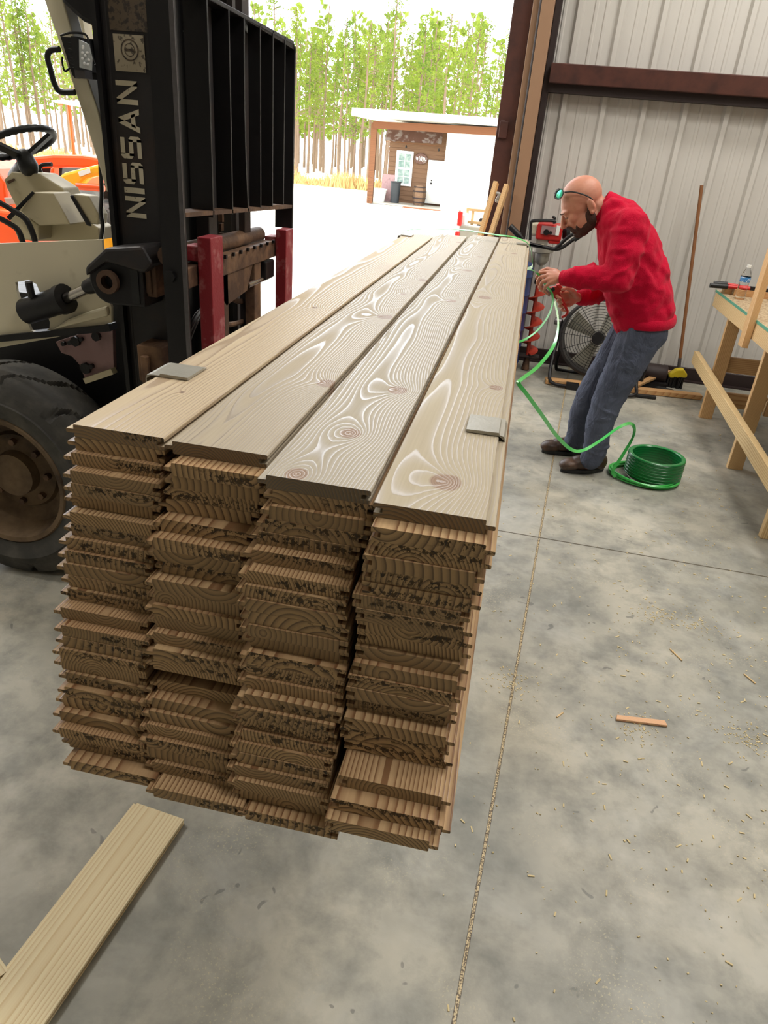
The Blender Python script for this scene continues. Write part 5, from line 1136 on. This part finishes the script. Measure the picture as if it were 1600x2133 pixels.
# trousers
b = MB()
b.cap(P(1336, 668, YC-.07), .135, P(1340, 690, YC-.065), .132); b.cap(P(1336, 668, YC+.07), .135, P(1332, 690, YC+.065), .132)
for (hp, th, kn, cf, an, s) in ((P(1338, 690, 4.06), P(1303, 762, 4.045), P(1264, 836, 4.03), P(1246, 895, 4.03), P(1240, 938, 4.03), -1), (P(1324, 686, 4.24), P(1276, 756, 4.245), P(1230, 822, 4.25), P(1212, 868, 4.27), P(1203, 910, 4.29), 1)):
    b.cap(hp, .128, th, .108, 18); b.cap(th, .108, kn, .086, 18); b.cap(kn, .086, cf, .078, 18); b.cap(cf, .078, an, .066, 18)
    d = (an-cf).normalized()
    for i, (f, r) in enumerate(((.1, .082), (.45, .079), (.75, .076), (1.0, .073))):
        q = cf.lerp(an, f); b.ell(q+Vector((-.006 if i % 2 else .008, 0, 0)), (r, r, .013), Matrix.Rotation(math.radians(14 if i % 2 else -10), 3, 'Y'), 18)
    for (f, r, a_) in ((.25, .094, 20), (.6, .090, -16)): q = kn.lerp(cf, f*.8); b.ell(q, (r, r, .010), Matrix.Rotation(math.radians(a_), 3, 'Y'), 18)
    b.cap(hp+Vector((-.07, -.10*(1 if s < 0 else -1), .02)), .02, kn+Vector((-.01, -.08*(1 if s < 0 else -1), 0)), .012, 8)
    bot = Vector((an.x, an.y, .06)); b.cap(an, .066, Vector((an.x-.012, an.y, .095)), .066)
tr_ = b.build('trousers', M['denim'], man, fix=False); remesh(tr_, .0075, 4, .5); folds(tr_, .15, .016)
# shoes
def shoe(heel, toe, y, name_=None):
    d = Vector((toe.x-heel.x, toe.y-heel.y, 0)); L = d.length; d.normalize(); s = Vector((-d.y, d.x, 0)); b = MB()
    def q(f, z, o=0): return Vector((heel.x, heel.y, 0))+d*L*f+s*o+Vector((0, 0, z))
    RM = Matrix((d, s, Vector((0, 0, 1)))).transposed()
    for f, z, rf, rs, rz in ((.16, .060, .05, .042, .058), (.35, .065, .07, .046, .060), (.56, .056, .075, .050, .046), (.78, .048, .066, .052, .036), (.87, .044, .046, .044, .032)): b.ell(q(f, z), (rf, rs, rz), RM, 20)
    b.cap(q(.20, .06), .046, q(.24, .12), .050)
    o = b.build('shoe', M['leather'], man, fix=False); remesh(o, .005, 5)
    m = MB(); pts = []
    for k in range(30):
        a = 2*math.pi*k/30; f = .5+.5*math.cos(a); w = .043+.008*math.sin(f*math.pi)-(.006 if f < .3 else 0)
        pts.append(q(.02+.96*f, 0, w*math.sin(a)*(1 if abs(math.sin(a)) > .3 else 1)))
    m.prism([p+Vector((0, 0, .001)) for p in pts], (0, 0, 0), (0, 0, .026)); m.build('sole', M['darkrubber'], o, bevel=.003)
    return o, q
o, q = shoe(PZ(1258, 985)+Vector((.005, .04, 0)), PZ(1165, 985)+Vector((0, .02, 0)), 4.0)
mm = MB(); c = q(.30, .085, .046 if False else -.046); MB().box(c-Vector((.014, .004, .014)), c+Vector((.014, .002, .014))).build('shoe_buckle', M['edge'], o, bevel=.003)
shoe(PZ(1218, 945), PZ(1126, 942), 4.3)
# tensioner in his hands
tl_ = thing('strap_tensioner', 'red strapping tensioner with a hooked lever held in the man\'s hands', 'tool', P(1160, 610, 4.1)[:])
def fl_poly(pts, Y0, Y1, name, mt, bev=.003): return MB().prism([P(x, y, Y0) for x, y in pts], (0, Y0, 0), (0, Y1, 0)).build(name, mt, tl_, bevel=bev)
fl_poly([(1142, 600), (1160, 596), (1171, 604), (1165, 610), (1180, 636), (1174, 640), (1150, 616)], 4.095, 4.125, 'tool_body', M['red'])
fl_poly([(1158, 594), (1166, 592), (1178, 606), (1172, 610)], 4.09, 4.13, 'tool_head', M['red'])
fl_poly([(1117, 586), (1121, 584), (1148, 612), (1144, 619)], 4.08, 4.10, 'jaw_bar', M['pinkplate'], .001)
m = MB(); m.tube(cr([P(x, y, 4.10) for x, y in ((1170, 628), (1178, 640), (1182, 650), (1178, 657), (1170, 661))], 5), .0075, 10); m.build('hooked_lever', M['red'], tl_)
MB().lathe([(.0001, 0), (.011, 0), (.011, .04)], P(1152, 603, 4.085), (0, 1, 0), 16).build('feed_wheel', M['darkrubber'], tl_)
# ---------------------------------------------------------------- green strapping
def ribbon(pts, w, nrm, n=10, th=.0009):
    pc = cr(pts, n); m = MB(); N = len(pc); prev = None; vs = []
    ns = nrm if isinstance(nrm, list) else [nrm]*len(pts)
    for i, p in enumerate(pc):
        t = (pc[min(i+1, N-1)]-pc[max(i-1, 0)]).normalized(); f = i/n; k = min(int(f), len(ns)-1); k2 = min(k+1, len(ns)-1); nn = Vector(ns[k]).lerp(Vector(ns[k2]), f-int(f)).normalized()
        s = t.cross(nn); 
        if s.length < .05: s = prev or Vector((0, 0, 1))
        s.normalize()
        if prev and s.dot(prev) < 0: s = -s
        prev = s; u = s.cross(t).normalized()
        vs += [p+s*w/2+u*th, p-s*w/2+u*th, p-s*w/2-u*th, p+s*w/2-u*th]
    m.add(vs, [(4*i+a, 4*i+(a+1) % 4, 4*i+4+(a+1) % 4, 4*i+4+a) for i in range(N-1) for a in range(4)], True)
    m.f += [[3, 2, 1, 0], [4*N-4, 4*N-3, 4*N-2, 4*N-1]]; m.sm += [False, False]
    return m
vw = (-.15, -.85, .5)
loop_ = [P(1156, 628, 4.07), P(1163, 665, 3.95), P(1160, 700, 3.8), P(1149, 728, 3.62), P(1120, 764, 3.36), P(1084, 792, 3.16), P(1081, 800, 3.14), P(1098, 822, 3.16), P(1130, 866, 3.24), P(1160, 908, 3.36), P(1190, 936, 3.5), P(1215, 938, 3.6), P(1250, 918, 3.7), P(1285, 893, 3.82), P(1310, 882, 3.92), P(1321, 890, 3.98), P(1318, 912, 4.0), P(1296, 950, 3.99), P(1277, 980, 3.98), P(1282, 994, 3.99)]
nr = [(-.9, -.3, .1), (-.9, -.35, .1), (-.5, -.7, .3), vw, vw, vw, (0, -.9, .2), vw, vw, vw, vw, (-.2, -.7, .7), (-.5, -.6, .6), (-.5, -.6, .6), (.2, -.8, .6), (-.3, -.9, .3), (-.9, -.5, .1), vw, vw, vw]
st = ribbon(loop_, .018, nr).build('plastic_strap', M['strap'], fix=False); tag(st, 'bright green strap looping from the tensioner past the shoes to the coil', 'strap')
s2 = ribbon([P(1100, 561, 3.90), P(1112, 564, 3.98), P(1124, 574, 4.05), P(1136, 592, 4.07), P(1150, 612, 4.08), P(1151, 634, 4.06), P(1140, 662, 4.02), P(1118, 690, 3.97), P(1092, 708, 3.92), P(1070, 715, 3.9), Vector((-.02, 3.86, .735)), Vector((-.3, 3.84, .735)), Vector((-.60, 3.82, .74)), Vector((-.615, 3.80, 1.0)), Vector((-.612, 3.72, 1.24)), Vector((-.55, 3.66, 1.29)), P(955, 478, 3.75), P(1000, 484, 3.74), P(1040, 490, 3.72), P(1070, 494, 3.72), Vector((.01, 3.74, 1.272)), Vector((.035, 3.78, 1.22)), Vector((.05, 3.82, 1.16)), P(1098, 560, 3.89)], .014, [(.1, -.6, .8)]*2+[(-.7, -.7, .2)]*8+[(0, .0, -1)]*3+[(-1, 0, 0)]*2+[(0, -.3, 1)]*6+[(1, 0, .3)]*3, 8).build('plastic_strap', M['strap'], fix=False)
tag(s2, 'thin green strap wrapped round the far end of the board stack', 'strap')
cl = thing('strap_coil', 'deep green coil of plastic strapping standing on the concrete by the man', 'coil', (.955, 4.115, 0))
cc_ = Vector((.955, 4.115, 0)); Rc = .163
prof = [(.138, .004)]
for k in range(20): prof += [(Rc+.0012*math.sin(k*2.1)+.0008, .028+k*.006), (Rc-.0008, .0305+k*.006)]
prof += [(Rc, .148), (Rc-.004, .151), (.142, .150), (.138, .146), (.137, .02), (.138, .004)]
MB().lathe(prof, cc_, (0, 0, 1), 64).build('coil_body', M['coil'], cl, fix=False)
m = MB()
for k in range(7):
    ex = .0+.010*(k % 4); r = Rc+.006+.004*(k % 3); cx_ = cc_.x-.018-ex; z = .004+.0042*k
    pts = [(cx_+(r+.035*max(0, -math.cos(a)))*math.cos(a), cc_.y-.004*k+(r)*math.sin(a), z+.012*max(0, -math.cos(a))*(k % 2)) for a in [2*math.pi*i/60 for i in range(60)]]
    m.tube(pts, .0055, 6, closed=True)
m.build('loose_turns', M['strap'], cl, fix=False)
# ---------------------------------------------------------------- daylight, plus added fill lights
w = bpy.data.worlds.new('sky'); sc.world = w; w.use_nodes = True; nt = w.node_tree; bg = nt.nodes['Background']
bg.inputs[0].default_value = (.93, .96, 1., 1); bg.inputs[1].default_value = 4.9
sun = bpy.data.lights.new('sun', 'SUN'); sun.energy = 4.5; sun.angle = math.radians(3); sun.color = (1, .94, .84); so = bpy.data.objects.new('sun', sun); col.objects.link(so)
so.rotation_euler = Vector((.62, .16, -.76)).to_track_quat('-Z', 'Y').to_euler()
def portal(name, loc, rot, sx, sy):
    l = bpy.data.lights.new(name, 'AREA'); l.shape = 'RECTANGLE'; l.size = sx; l.size_y = sy; l.cycles.is_portal = True
    o = bpy.data.objects.new(name, l); col.objects.link(o); o.location = loc; o.rotation_euler = rot
portal('door_daylight', ((XL-.4)/2-.2, 6.75, 2.32), (math.radians(-90), 0, 0), 7.6, 4.6)
for i, (x, y) in enumerate(((-4.2, 1.6), (1.6, .6), (3.4, 2.6), (-4.2, 4.0), (1.2, 3.4), (2.1, 4.9))):  # unseen fill lights, added under the roof to brighten floor and wall
    hb_ = thing('added_fill_light', 'flat white fill light added out of view under the roof', 'lamp', (x, y, 4.9), 'added fill lights under the roof')
    MB().box((x-.62, y-.32, 4.90), (x+.62, y+.32, 4.99)).build('fill_light_housing', M['white'], hb_)
    l = bpy.data.lights.new('added_fill_light', 'AREA'); l.shape = 'RECTANGLE'; l.size = 1.2; l.size_y = .6; l.energy = 62 if y < 4 else 82; l.color = (1., .968, .915)
    o = bpy.data.objects.new('fill_light_emitter', l); col.objects.link(o); o.location = (x, y, 4.89)
sc.view_settings.view_transform = 'Standard'; sc.view_settings.look = 'None'; sc.view_settings.gamma = 1; sc.view_settings.use_curve_mapping = False
sc.view_settings.exposure = 0.0
sc.cycles.max_bounces = 6; sc.cycles.diffuse_bounces = 3; sc.cycles.glossy_bounces = 3; sc.cycles.adaptive_threshold = .02; sc.cycles.transmission_bounces = 6; sc.cycles.transparent_max_bounces = 6
sc.cycles.sample_clamp_indirect = 6; sc.cycles.use_denoising = True
sc.cycles.caustics_reflective = False; sc.cycles.caustics_refractive = False
for k, p0 in enumerate(protos):
    if k not in used: raise RuntimeError('unused tree prototype')
bpy.context.view_layer.update()
